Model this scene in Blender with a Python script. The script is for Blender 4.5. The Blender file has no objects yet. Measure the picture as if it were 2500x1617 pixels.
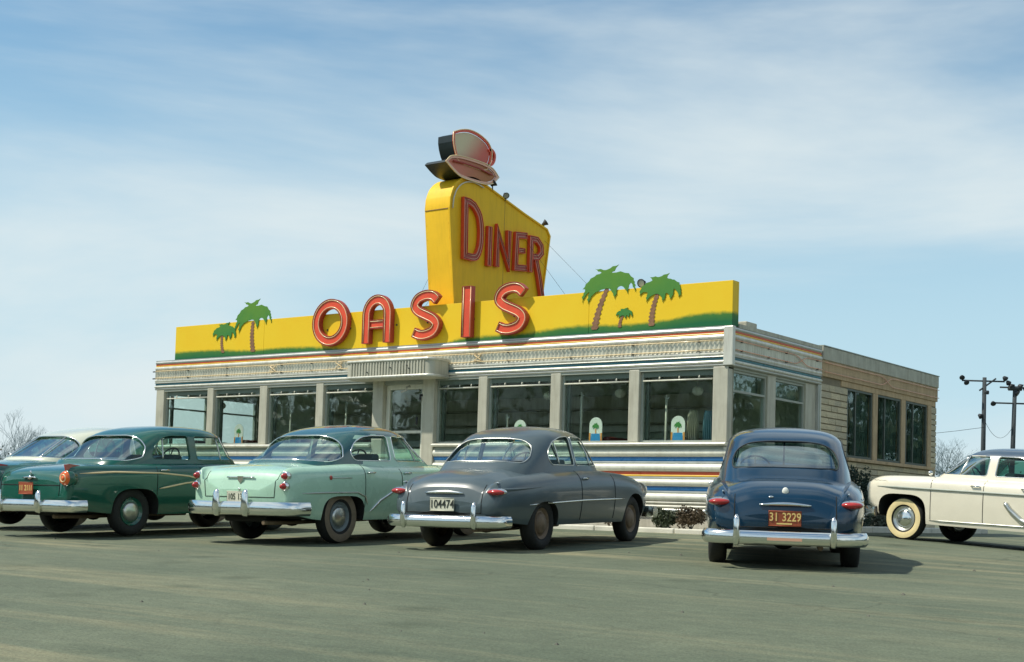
import bpy, bmesh, math, random
import numpy as np
from mathutils import Vector, Matrix
from mathutils.bvhtree import BVHTree
from mathutils.geometry import delaunay_2d_cdt
random.seed(7)
R = math.radians
SC = bpy.context.scene
COL = SC.collection

# ------------------------------------------------------------------ camera
cd = bpy.data.cameras.new("camera"); cam = bpy.data.objects.new("camera", cd); COL.objects.link(cam)
cd.sensor_fit = 'HORIZONTAL'; cd.sensor_width = 36.0; cd.lens = 36 * 3341.1 / 2500
cd.shift_y = 265.2 / 2500; cd.clip_start = 0.1; cd.clip_end = 5000
cam.matrix_world = (Matrix.Translation((10.6216, -20.1183, 0.3)) @ Matrix.Rotation(R(36.879), 4, 'Z')
                    @ Matrix.Rotation(R(90 + 2.869), 4, 'X') @ Matrix.Rotation(R(1.716), 4, 'Z'))
SC.camera = cam
SC.render.resolution_x = 1024; SC.render.resolution_y = 662

# ------------------------------------------------------------------ sun and sky
SUN_EL = 54.0
SHADOW_DIR = 43.0            # direction shadows fall, degrees from +X
wd = bpy.data.worlds.new("World"); SC.world = wd; wd.use_nodes = True
nt = wd.node_tree; nt.nodes.clear()
def wn(t, **k):
    n = nt.nodes.new(t)
    for a, b in k.items(): setattr(n, a, b)
    return n
sky = wn('ShaderNodeTexSky', sky_type='NISHITA', sun_disc=False)
sky.sun_elevation = R(SUN_EL); sky.sun_rotation = R(90 - (SHADOW_DIR + 180))
sky.altitude = 200; sky.air_density = 1.25; sky.dust_density = 0.2; sky.ozone_density = 1.6
tc = wn('ShaderNodeTexCoord')
mp = wn('ShaderNodeMapping'); mp.inputs['Scale'].default_value = (0.9, 0.9, 4.2); mp.inputs['Rotation'].default_value = (R(10), R(-12), R(18))
mp.inputs['Location'].default_value = (0.8, 2.6, 2.25)
nt.links.new(tc.outputs['Generated'], mp.inputs['Vector'])
nz = wn('ShaderNodeTexNoise'); nz.inputs['Scale'].default_value = 1.15; nz.inputs['Detail'].default_value = 7; nz.inputs['Roughness'].default_value = 0.55
nz.inputs['Distortion'].default_value = 0.35
nt.links.new(mp.outputs['Vector'], nz.inputs['Vector'])
rp = wn('ShaderNodeValToRGB'); rp.color_ramp.interpolation = 'EASE'
rp.color_ramp.elements[0].position = 0.38; rp.color_ramp.elements[0].color = (0.0, 0.0, 0.0, 1)
rp.color_ramp.elements[1].position = 0.64; rp.color_ramp.elements[1].color = (0.92, 0.92, 0.92, 1)
nt.links.new(nz.outputs['Fac'], rp.inputs['Fac'])
mixc = wn('ShaderNodeMix', data_type='RGBA')
mixc.inputs['B'].default_value = (7.5, 8.3, 8.4, 1)
nt.links.new(rp.outputs['Color'], mixc.inputs['Factor'])
tint = wn('ShaderNodeMix', data_type='RGBA', blend_type='MULTIPLY'); tint.inputs['Factor'].default_value = 1.0; tint.inputs['B'].default_value = (0.79, 1.10, 1.17, 1)
nt.links.new(sky.outputs['Color'], tint.inputs['A']); pass
# pale blue haze low over the horizon, the same all the way round
sep = wn('ShaderNodeSeparateXYZ'); nt.links.new(tc.outputs['Generated'], sep.inputs['Vector'])
hz = wn('ShaderNodeMapRange', interpolation_type='SMOOTHERSTEP'); hz.inputs['From Min'].default_value = -0.02; hz.inputs['From Max'].default_value = 0.46; hz.inputs['To Min'].default_value = 0.92; hz.inputs['To Max'].default_value = 0.0
nt.links.new(sep.outputs['Z'], hz.inputs['Value'])
mixh = wn('ShaderNodeMix', data_type='RGBA'); mixh.inputs['B'].default_value = (5.3, 7.3, 8.4, 1)
nt.links.new(hz.outputs['Result'], mixh.inputs['Factor'])
bg = wn('ShaderNodeBackground'); bg.inputs['Strength'].default_value = 0.10
nt.links.new(tint.outputs['Result'], mixh.inputs['A']); nt.links.new(mixh.outputs['Result'], mixc.inputs['A'])
nt.links.new(mixc.outputs['Result'], bg.inputs['Color'])
wo = wn('ShaderNodeOutputWorld'); nt.links.new(bg.outputs['Background'], wo.inputs['Surface'])

sd = bpy.data.lights.new("sun", 'SUN'); sun = bpy.data.objects.new("sun", sd); COL.objects.link(sun)
sd.energy = 4.8; sd.angle = R(1.2); sd.color = (1.0, 0.94, 0.82)
sdir = Vector((math.cos(R(SHADOW_DIR)) * math.cos(R(SUN_EL)), math.sin(R(SHADOW_DIR)) * math.cos(R(SUN_EL)), -math.sin(R(SUN_EL))))
sun.rotation_euler = sdir.to_track_quat('-Z', 'Y').to_euler(); sun.location = (-20, -20, 40)

SC.view_settings.view_transform = 'Standard'; SC.view_settings.look = 'None'
SC.view_settings.exposure = 0.04; SC.view_settings.gamma = 1.0; SC.view_settings.use_curve_mapping = False
SC.render.engine = 'CYCLES'
SC.cycles.max_bounces = 8; SC.cycles.transparent_max_bounces = 24

# ------------------------------------------------------------------ materials
MATS = {}
def pm(name, col, rough=0.5, metal=0.0, coat=0.0, var=0.12, scale=4.0, bump=0.0, bscale=60.0, rvar=0.1, spec=0.5, streak=0.0):
    m = bpy.data.materials.new(name); m.use_nodes = True; t = m.node_tree; b = t.nodes['Principled BSDF']
    b.inputs['Metallic'].default_value = metal; b.inputs['Specular IOR Level'].default_value = spec
    b.inputs['Coat Weight'].default_value = coat; b.inputs['Coat Roughness'].default_value = 0.06
    c = t.nodes.new('ShaderNodeTexCoord')
    n = t.nodes.new('ShaderNodeTexNoise'); n.inputs['Scale'].default_value = scale; n.inputs['Detail'].default_value = 6; n.inputs['Roughness'].default_value = 0.62
    t.links.new(c.outputs['Object'], n.inputs['Vector'])
    mr = t.nodes.new('ShaderNodeMapRange'); mr.inputs['From Min'].default_value = 0.3; mr.inputs['From Max'].default_value = 0.7
    mr.inputs['To Min'].default_value = 1 - var; mr.inputs['To Max'].default_value = 1 + var
    t.links.new(n.outputs['Fac'], mr.inputs['Value'])
    mx = t.nodes.new('ShaderNodeMix'); mx.data_type = 'RGBA'; mx.blend_type = 'MULTIPLY'; mx.inputs['Factor'].default_value = 1
    mx.inputs['A'].default_value = (*col, 1); t.links.new(mr.outputs['Result'], mx.inputs['B'])
    last = mx.outputs['Result']
    if streak:
        sm_ = t.nodes.new('ShaderNodeMapping'); sm_.inputs['Scale'].default_value = (7, 7, .7); t.links.new(c.outputs['Object'], sm_.inputs['Vector'])
        sn = t.nodes.new('ShaderNodeTexNoise'); sn.inputs['Scale'].default_value = 1.5; sn.inputs['Detail'].default_value = 6; sn.inputs['Roughness'].default_value = .65; t.links.new(sm_.outputs['Vector'], sn.inputs['Vector'])
        sr = t.nodes.new('ShaderNodeMapRange'); sr.inputs['From Min'].default_value = .45; sr.inputs['From Max'].default_value = .75; sr.inputs['To Min'].default_value = 0; sr.inputs['To Max'].default_value = streak; t.links.new(sn.outputs['Fac'], sr.inputs['Value'])
        sx = t.nodes.new('ShaderNodeMix'); sx.data_type = 'RGBA'; t.links.new(sr.outputs['Result'], sx.inputs['Factor']); t.links.new(last, sx.inputs['A']); sx.inputs['B'].default_value = (col[0] * .45, col[1] * .40, col[2] * .32, 1); last = sx.outputs['Result']
    t.links.new(last, b.inputs['Base Color'])
    r2 = t.nodes.new('ShaderNodeMapRange'); r2.inputs['To Min'].default_value = max(0.02, rough - rvar); r2.inputs['To Max'].default_value = min(1, rough + rvar)
    t.links.new(n.outputs['Fac'], r2.inputs['Value']); t.links.new(r2.outputs['Result'], b.inputs['Roughness'])
    if bump:
        n2 = t.nodes.new('ShaderNodeTexNoise'); n2.inputs['Scale'].default_value = bscale; n2.inputs['Detail'].default_value = 4
        t.links.new(c.outputs['Object'], n2.inputs['Vector'])
        bp = t.nodes.new('ShaderNodeBump'); bp.inputs['Strength'].default_value = bump; bp.inputs['Distance'].default_value = 0.02
        t.links.new(n2.outputs['Fac'], bp.inputs['Height']); t.links.new(bp.outputs['Normal'], b.inputs['Normal'])
    MATS[name] = m
    return m

def glass_mat(name, tint, refl=1.0, rough=0.02):
    m = bpy.data.materials.new(name); m.use_nodes = True; t = m.node_tree; t.nodes.clear()
    o = t.nodes.new('ShaderNodeOutputMaterial'); mx = t.nodes.new('ShaderNodeMixShader')
    tr = t.nodes.new('ShaderNodeBsdfTransparent'); tr.inputs['Color'].default_value = (*tint, 1)
    gl = t.nodes.new('ShaderNodeBsdfGlossy'); gl.inputs['Roughness'].default_value = rough; gl.inputs['Color'].default_value = (0.9, 0.95, 0.95, 1)
    fr = t.nodes.new('ShaderNodeFresnel'); fr.inputs['IOR'].default_value = 1.5
    mu = t.nodes.new('ShaderNodeMath'); mu.operation = 'MULTIPLY'; mu.inputs[1].default_value = refl; mu.use_clamp = True
    c = t.nodes.new('ShaderNodeTexCoord'); n = t.nodes.new('ShaderNodeTexNoise'); n.inputs['Scale'].default_value = 1.6; n.inputs['Detail'].default_value = 2
    t.links.new(c.outputs['Object'], n.inputs['Vector'])
    bp = t.nodes.new('ShaderNodeBump'); bp.inputs['Strength'].default_value = 0.05; bp.inputs['Distance'].default_value = 0.05
    t.links.new(n.outputs['Fac'], bp.inputs['Height']); t.links.new(bp.outputs['Normal'], gl.inputs['Normal'])
    t.links.new(fr.outputs['Fac'], mu.inputs[0]); t.links.new(mu.outputs['Value'], mx.inputs['Fac'])
    t.links.new(tr.outputs['BSDF'], mx.inputs[1]); t.links.new(gl.outputs['BSDF'], mx.inputs[2]); t.links.new(mx.outputs['Shader'], o.inputs['Surface'])
    MATS[name] = m
    return m

pm('enamel_white', (0.66, 0.66, 0.56), 0.32, var=0.07, scale=2.5, streak=0.35)
pm('enamel_cream', (0.47, 0.46, 0.37), 0.38, var=0.10, scale=3, streak=0.5)
pm('steel', (0.50, 0.51, 0.47), 0.36, metal=0.55, var=0.10, scale=3)
pm('steel_light', (0.66, 0.66, 0.58), 0.34, metal=0.25, var=0.10, scale=2, streak=0.5)
pm('fluted', (0.62, 0.61, 0.50), 0.36, metal=0.35, var=0.12, scale=2, streak=0.5)
pm('frame_dark', (0.10, 0.12, 0.10), 0.45, var=0.12)
pm('frame_grey', (0.33, 0.36, 0.31), 0.42, var=0.10)
pm('header_green', (0.13, 0.17, 0.14), 0.6, var=0.15)
pm('enamel_blue', (0.03, 0.15, 0.36), 0.28, var=0.10)
pm('enamel_red', (0.62, 0.10, 0.035), 0.30, var=0.08)
pm('enamel_yellow', (0.80, 0.50, 0.05), 0.30, var=0.08)
pm('enamel_teal', (0.05, 0.19, 0.24), 0.3, var=0.1)
pm('sign_yellow', (0.86, 0.52, 0.018), 0.55, var=0.06, scale=1.5, spec=0.25, streak=0.22)
pm('sign_red', (0.72, 0.080, 0.030), 0.4, var=0.10, scale=5)
pm('sign_darkred', (0.38, 0.05, 0.032), 0.45, var=0.12)
pm('neon_cream', (0.85, 0.66, 0.38), 0.2, var=0.06)
pm('neon_pink', (0.78, 0.42, 0.28), 0.2, var=0.06)
pm('navy', (0.008, 0.018, 0.02), 0.42, var=0.2)
pm('palm_trunk', (0.23, 0.115, 0.055), 0.7, var=0.35, scale=16)
pm('concrete_band', (0.46, 0.46, 0.38), 0.8, var=0.14, bump=0.2, streak=0.5)
pm('tan_band', (0.50, 0.37, 0.22), 0.8, var=0.14, bump=0.2, streak=0.5)
pm('mortar', (0.22, 0.19, 0.13), 0.9, var=0.2, bump=0.4)
for i, c in enumerate([(0.56, 0.49, 0.33), (0.51, 0.45, 0.31), (0.60, 0.52, 0.35), (0.47, 0.42, 0.30)]):
    pm('stone%d' % i, c, 0.88, var=0.22, scale=7, bump=0.35, bscale=30)
pm('concrete', (0.64, 0.62, 0.52), 0.85, var=0.16, scale=2.5, bump=0.25)
pm('foundation', (0.52, 0.50, 0.42), 0.8, var=0.14, bump=0.2, streak=0.5)
pm('roofing', (0.10, 0.11, 0.12), 0.9, var=0.2)
pm('inside_wall', (0.52, 0.58, 0.48), 0.7, var=0.2)
pm('inside_dark', (0.14, 0.13, 0.11), 0.7, var=0.3)
pm('inside_red', (0.16, 0.03, 0.025), 0.5, var=0.2)
pm('drape_grey', (0.34, 0.33, 0.24), 0.9, var=0.12)
pm('drape_blue', (0.09, 0.20, 0.24), 0.9, var=0.12)
pm('drape_green', (0.045, 0.085, 0.072), 0.9, var=0.2)
pm('card_white', (0.80, 0.80, 0.72), 0.6, var=0.04)
pm('card_blue', (0.03, 0.26, 0.55), 0.6, var=0.06)
pm('card_orange', (0.75, 0.30, 0.06), 0.6, var=0.08)
pm('card_green', (0.06, 0.25, 0.05), 0.6, var=0.1)
pm('chrome', (0.80, 0.81, 0.78), 0.14, metal=1.0, var=0.06, rvar=0.06)
pm('chrome_dull', (0.60, 0.61, 0.56), 0.30, metal=0.9, var=0.12, rvar=0.1)
pm('tyre', (0.016, 0.017, 0.015), 0.8, var=0.3, scale=20, bump=0.2)
pm('whitewall', (0.70, 0.58, 0.30), 0.7, var=0.10, scale=10)
pm('dustywall', (0.20, 0.16, 0.11), 0.8, var=0.2, scale=10)
pm('under', (0.014, 0.015, 0.013), 0.85, var=0.3)
pm('gap', (0.008, 0.009, 0.008), 0.9, var=0.1)
pm('upholstery', (0.05, 0.08, 0.09), 0.8, var=0.2)
pm('lamp_red', (0.40, 0.025, 0.02), 0.15, coat=0.6, var=0.15, scale=40)
pm('lamp_orange', (0.75, 0.13, 0.02), 0.18, coat=0.6, var=0.2, scale=40)
pm('lamp_clear', (0.75, 0.75, 0.68), 0.12, coat=0.5, var=0.05)
pm('plate_white', (0.66, 0.65, 0.52), 0.5, var=0.08)
pm('plate_orange', (0.33, 0.075, 0.03), 0.5, var=0.15)
pm('ink_black', (0.02, 0.025, 0.02), 0.6, var=0.1)
pm('ink_yellow', (0.85, 0.62, 0.22), 0.5, var=0.1)
pm('paint_green', (0.004, 0.085, 0.055), 0.24, coat=0.9, var=0.06, scale=3)
pm('paint_mint', (0.40, 0.62, 0.47), 0.28, coat=0.9, var=0.05, scale=3)
pm('paint_teal_roof', (0.022, 0.095, 0.095), 0.26, coat=0.9, var=0.06, scale=3)
pm('paint_grey', (0.066, 0.094, 0.103), 0.34, coat=0.35, var=0.08, scale=3)
pm('paint_blue', (0.004, 0.028, 0.058), 0.20, coat=0.6, var=0.08, scale=3)
pm('paint_white', (0.72, 0.68, 0.55), 0.32, coat=0.9, var=0.04, scale=3)
pm('paint_slate', (0.045, 0.075, 0.11), 0.32, coat=0.9, var=0.06, scale=3)
pm('paint_cream', (0.62, 0.64, 0.50), 0.32, coat=0.9, var=0.04, scale=3)
pm('paint_teal', (0.01, 0.11, 0.10), 0.28, coat=0.9, var=0.06, scale=3)
pm('rim_blue', (0.16, 0.20, 0.21), 0.45, var=0.2, scale=12)
pm('rim_brown', (0.17, 0.12, 0.075), 0.6, var=0.3, scale=12)
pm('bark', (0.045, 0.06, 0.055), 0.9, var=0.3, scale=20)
pm('bark_hazed', (0.20, 0.27, 0.30), 0.9, var=0.3, scale=20)  # distance haze painted into the bark as a pale blue
pm('pole_wood', (0.045, 0.055, 0.06), 0.9, var=0.3, scale=20)
pm('fitting_dark', (0.02, 0.025, 0.03), 0.6, var=0.2)
pm('leaf_dark', (0.030, 0.045, 0.014), 0.6, var=0.45, scale=9)
pm('leaf_brown', (0.060, 0.040, 0.016), 0.7, var=0.4, scale=9)
pm('leaf_evergreen', (0.018, 0.042, 0.026), 0.6, var=0.4, scale=9)
pm('leaf_grey', (0.07, 0.085, 0.055), 0.7, var=0.4, scale=9)
pm('pebble', (0.10, 0.10, 0.08), 0.9, var=0.3)
glass_mat('window_glass', (0.92, 0.97, 0.945), 0.26)
glass_mat('car_glass', (0.80, 0.93, 0.88), 0.32)
glass_mat('dark_car_glass', (0.28, 0.50, 0.42), 0.5)

def asphalt():
    m = bpy.data.materials.new('asphalt'); m.use_nodes = True; t = m.node_tree; b = t.nodes['Principled BSDF']
    b.inputs['Specular IOR Level'].default_value = 0.3
    L = t.links.new
    g = t.nodes.new('ShaderNodeTexCoord')
    def noise(sc, det, ro, mscale=None, rot=0):
        n = t.nodes.new('ShaderNodeTexNoise'); n.inputs['Scale'].default_value = sc; n.inputs['Detail'].default_value = det; n.inputs['Roughness'].default_value = ro
        if mscale:
            q = t.nodes.new('ShaderNodeMapping'); q.inputs['Scale'].default_value = mscale; q.inputs['Rotation'].default_value = (0, 0, rot)
            L(g.outputs['Object'], q.inputs['Vector']); L(q.outputs['Vector'], n.inputs['Vector'])
        else: L(g.outputs['Object'], n.inputs['Vector'])
        return n
    def ramp(n, a, b_, ca, cb):
        r = t.nodes.new('ShaderNodeValToRGB'); r.color_ramp.elements[0].position = a; r.color_ramp.elements[1].position = b_
        r.color_ramp.elements[0].color = (*ca, 1); r.color_ramp.elements[1].color = (*cb, 1); L(n.outputs['Fac'], r.inputs['Fac']); return r
    def mix(a, b_, f, mode='MIX'):
        x = t.nodes.new('ShaderNodeMix'); x.data_type = 'RGBA'; x.blend_type = mode
        if isinstance(f, float): x.inputs['Factor'].default_value = f
        else: L(f, x.inputs['Factor'])
        L(a, x.inputs['A']); L(b_, x.inputs['B']); return x
    base = ramp(noise(0.32, 6, 0.6), 0.3, 0.72, (0.082, 0.104, 0.070), (0.130, 0.149, 0.100))
    streak = ramp(noise(1.0, 6, 0.65, (0.13, 1.9, 1), R(7)), 0.48, 0.72, (0, 0, 0), (1, 1, 1))
    dust = ramp(noise(0.9, 4, 0.6), 0.2, 0.8, (0.23, 0.21, 0.125), (0.33, 0.295, 0.175))
    patch = ramp(noise(0.13, 3, 0.5), 0.36, 0.62, (0.18, 0.18, 0.18), (1, 1, 1))
    sm = mix(streak.outputs['Color'], patch.outputs['Color'], 1.0, 'MULTIPLY')
    c1 = mix(base.outputs['Color'], dust.outputs['Color'], sm.outputs['Result'])
    oil = ramp(noise(0.55, 5, 0.65, (0.8, 0.8, 1)), 0.60, 0.75, (1, 1, 1), (0.60, 0.63, 0.60))
    c2 = mix(c1.outputs['Result'], oil.outputs['Color'], 0.8, 'MULTIPLY')
    mott = ramp(noise(7, 5, 0.7, (.45, 1, 1), R(-40)), 0.3, 0.7, (0.86, 0.86, 0.86), (1.15, 1.15, 1.13))
    c2 = mix(c2.outputs['Result'], mott.outputs['Color'], 1.0, 'MULTIPLY')
    od = t.nodes.new('ShaderNodeTexVoronoi'); od.inputs['Scale'].default_value = 0.75; od.inputs['Randomness'].default_value = 1.0; L(g.outputs['Object'], od.inputs['Vector'])
    orr = t.nodes.new('ShaderNodeValToRGB'); orr.color_ramp.elements[0].position = 0.03; orr.color_ramp.elements[1].position = 0.20; orr.color_ramp.elements[0].color = (.72, .74, .72, 1); orr.color_ramp.elements[1].color = (1, 1, 1, 1); L(od.outputs['Distance'], orr.inputs['Fac'])
    c2 = mix(c2.outputs['Result'], orr.outputs['Color'], 1.0, 'MULTIPLY')
    grain = ramp(noise(55, 4, 0.7), 0.3, 0.7, (0.66, 0.66, 0.66), (1.32, 1.32, 1.30))
    c3 = mix(c2.outputs['Result'], grain.outputs['Color'], 1.0, 'MULTIPLY')
    sp = t.nodes.new('ShaderNodeTexVoronoi'); sp.inputs['Scale'].default_value = 9.0; L(g.outputs['Object'], sp.inputs['Vector'])
    sr = t.nodes.new('ShaderNodeValToRGB'); sr.color_ramp.elements[0].position = 0.06; sr.color_ramp.elements[1].position = 0.10
    sr.color_ramp.elements[0].color = (0.62, 0.62, 0.6, 1); sr.color_ramp.elements[1].color = (1, 1, 1, 1); L(sp.outputs['Distance'], sr.inputs['Fac'])
    c4 = mix(c3.outputs['Result'], sr.outputs['Color'], 1.0, 'MULTIPLY')
    wp = noise(0.6, 4, 0.6); wv = t.nodes.new('ShaderNodeMix'); wv.data_type = 'RGBA'; wv.blend_type = 'ADD'; wv.inputs['Factor'].default_value = 1.6; L(g.outputs['Object'], wv.inputs['A']); L(wp.outputs['Color'], wv.inputs['B'])
    vc = t.nodes.new('ShaderNodeTexVoronoi'); vc.feature = 'DISTANCE_TO_EDGE'; vc.inputs['Scale'].default_value = 0.30; L(wv.outputs['Result'], vc.inputs['Vector'])
    cr = t.nodes.new('ShaderNodeValToRGB'); cr.color_ramp.elements[0].position = 0.0025; cr.color_ramp.elements[1].position = 0.006; cr.color_ramp.elements[0].color = (.72, .72, .72, 1); cr.color_ramp.elements[1].color = (1, 1, 1, 1); L(vc.outputs['Distance'], cr.inputs['Fac'])
    ck = ramp(noise(0.25, 2, 0.5), 0.45, 0.6, (0, 0, 0), (1, 1, 1))
    c5 = mix(c4.outputs['Result'], cr.outputs['Color'], ck.outputs['Color'], 'MULTIPLY')
    L(c5.outputs['Result'], b.inputs['Base Color'])
    b.inputs['Roughness'].default_value = 0.85
    bn = noise(70, 3, 0.7); bp = t.nodes.new('ShaderNodeBump'); bp.inputs['Strength'].default_value = 0.5; bp.inputs['Distance'].default_value = 0.01
    L(bn.outputs['Fac'], bp.inputs['Height']); L(bp.outputs['Normal'], b.inputs['Normal'])
    MATS['asphalt'] = m
asphalt()

def board_mat():
    """yellow board with the airbrushed green hill painted along its foot"""
    m = bpy.data.materials.new('painted_board'); m.use_nodes = True; t = m.node_tree; b = t.nodes['Principled BSDF']; L = t.links.new
    b.inputs['Roughness'].default_value = 0.5; b.inputs['Specular IOR Level'].default_value = 0.25
    g = t.nodes.new('ShaderNodeTexCoord'); s = t.nodes.new('ShaderNodeSeparateXYZ'); L(g.outputs['Object'], s.inputs['Vector'])
    nx = t.nodes.new('ShaderNodeMapRange'); nx.inputs['From Min'].default_value = -14.2; nx.inputs['From Max'].default_value = 0.2
    L(s.outputs['X'], nx.inputs['Value'])
    fc = t.nodes.new('ShaderNodeFloatCurve'); cv = fc.mapping.curves[0]
    hill = [(-14.2, .19), (-12.8, .19), (-11.6, .13), (-10.5, .14), (-9.4, .09), (-8.5, .0), (-7.8, -.08), (-6.6, -.08), (-5.7, .09), (-4.4, .11), (-3.0, .18), (-2.2, .15), (-1.4, .17), (-0.5, .25), (0.2, .23)]
    pts = [((x + 14.2) / 14.4, (h + 0.1)) for x, h in hill]
    cv.points[0].location = pts[0]; cv.points[1].location = pts[-1]
    for q in pts[1:-1]: cv.points.new(*q)
    fc.mapping.update(); L(nx.outputs['Result'], fc.inputs['Value'])
    n = t.nodes.new('ShaderNodeTexNoise'); n.inputs['Scale'].default_value = 7; n.inputs['Detail'].default_value = 8; n.inputs['Roughness'].default_value = 0.7
    L(g.outputs['Object'], n.inputs['Vector'])
    def mth(op, a, bb):
        k = t.nodes.new('ShaderNodeMath'); k.operation = op
        for i, v in enumerate((a, bb)):
            if isinstance(v, (int, float)): k.inputs[i].default_value = v
            else: L(v, k.inputs[i])
        return k.outputs['Value']
    # d = hill height - (z - 3.41)
    d = mth('SUBTRACT', mth('SUBTRACT', fc.outputs['Value'], 0.1), mth('SUBTRACT', s.outputs['Z'], 3.41))
    d = mth('ADD', d, mth('MULTIPLY', mth('SUBTRACT', n.outputs['Fac'], 0.5), 0.10))
    mr = t.nodes.new('ShaderNodeMapRange'); mr.interpolation_type = 'SMOOTHSTEP'; mr.inputs['From Min'].default_value = -0.035; mr.inputs['From Max'].default_value = 0.05
    L(d, mr.inputs['Value'])
    m2 = t.nodes.new('ShaderNodeMapRange'); m2.inputs['From Min'].default_value = 0.0; m2.inputs['From Max'].default_value = 0.16; L(d, m2.inputs['Value'])
    gr = t.nodes.new('ShaderNodeMix'); gr.data_type = 'RGBA'; gr.inputs['A'].default_value = (0.07, 0.20, 0.03, 1); gr.inputs['B'].default_value = (0.012, 0.13, 0.05, 1); L(m2.outputs['Result'], gr.inputs['Factor'])
    n3 = t.nodes.new('ShaderNodeTexNoise'); n3.inputs['Scale'].default_value = 1.3; n3.inputs['Detail'].default_value = 6; L(g.outputs['Object'], n3.inputs['Vector'])
    ye = t.nodes.new('ShaderNodeMix'); ye.data_type = 'RGBA'; ye.inputs['A'].default_value = (0.82, 0.50, 0.012, 1); ye.inputs['B'].default_value = (0.82, 0.60, 0.03, 1); L(n3.outputs['Fac'], ye.inputs['Factor'])
    mx = t.nodes.new('ShaderNodeMix'); mx.data_type = 'RGBA'; L(mr.outputs['Result'], mx.inputs['Factor']); L(ye.outputs['Result'], mx.inputs['A']); L(gr.outputs['Result'], mx.inputs['B'])
    L(mx.outputs['Result'], b.inputs['Base Color']); MATS['painted_board'] = m
board_mat()

def two_tone(name, ca, cb, axis, lo, hi, rough=0.4, nscale=5, namt=0.1):
    """airbrushed blend of two paints along a direction"""
    m = bpy.data.materials.new(name); m.use_nodes = True; t = m.node_tree; b = t.nodes['Principled BSDF']; L = t.links.new
    b.inputs['Roughness'].default_value = rough; b.inputs['Specular IOR Level'].default_value = 0.3
    g = t.nodes.new('ShaderNodeTexCoord'); d = t.nodes.new('ShaderNodeVectorMath'); d.operation = 'DOT_PRODUCT'; d.inputs[1].default_value = axis
    L(g.outputs['Object'], d.inputs[0])
    n = t.nodes.new('ShaderNodeTexNoise'); n.inputs['Scale'].default_value = nscale; n.inputs['Detail'].default_value = 5; L(g.outputs['Object'], n.inputs['Vector'])
    a = t.nodes.new('ShaderNodeMath'); a.operation = 'MULTIPLY_ADD'; a.inputs[1].default_value = namt; L(n.outputs['Fac'], a.inputs[0]); L(d.outputs['Value'], a.inputs[2])
    mr = t.nodes.new('ShaderNodeMapRange'); mr.interpolation_type = 'SMOOTHSTEP'; mr.inputs['From Min'].default_value = lo; mr.inputs['From Max'].default_value = hi; L(a.outputs['Value'], mr.inputs['Value'])
    mx = t.nodes.new('ShaderNodeMix'); mx.data_type = 'RGBA'; mx.inputs['A'].default_value = (*ca, 1); mx.inputs['B'].default_value = (*cb, 1); L(mr.outputs['Result'], mx.inputs['Factor'])
    L(mx.outputs['Result'], b.inputs['Base Color']); MATS[name] = m
two_tone('palm_green', (0.035, 0.20, 0.045), (0.10, 0.25, 0.03), (0, 0, 1), 0.55, 1.75, 0.6, 4, 0.9)
# airbrushed cup: cream highlight at the front upper part turning to pink and red at the back
two_tone('cup_face', (0.66, 0.56, 0.36), (0.62, 0.13, 0.09), (0, 0.75, -0.65), -0.60, 0.02, 0.4, 3, 0.12)
two_tone('saucer_face', (0.62, 0.20, 0.13), (0.42, 0.16, 0.05), (0, 1, -0.4), -0.5, 0.6, 0.4, 6, 0.25)

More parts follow.
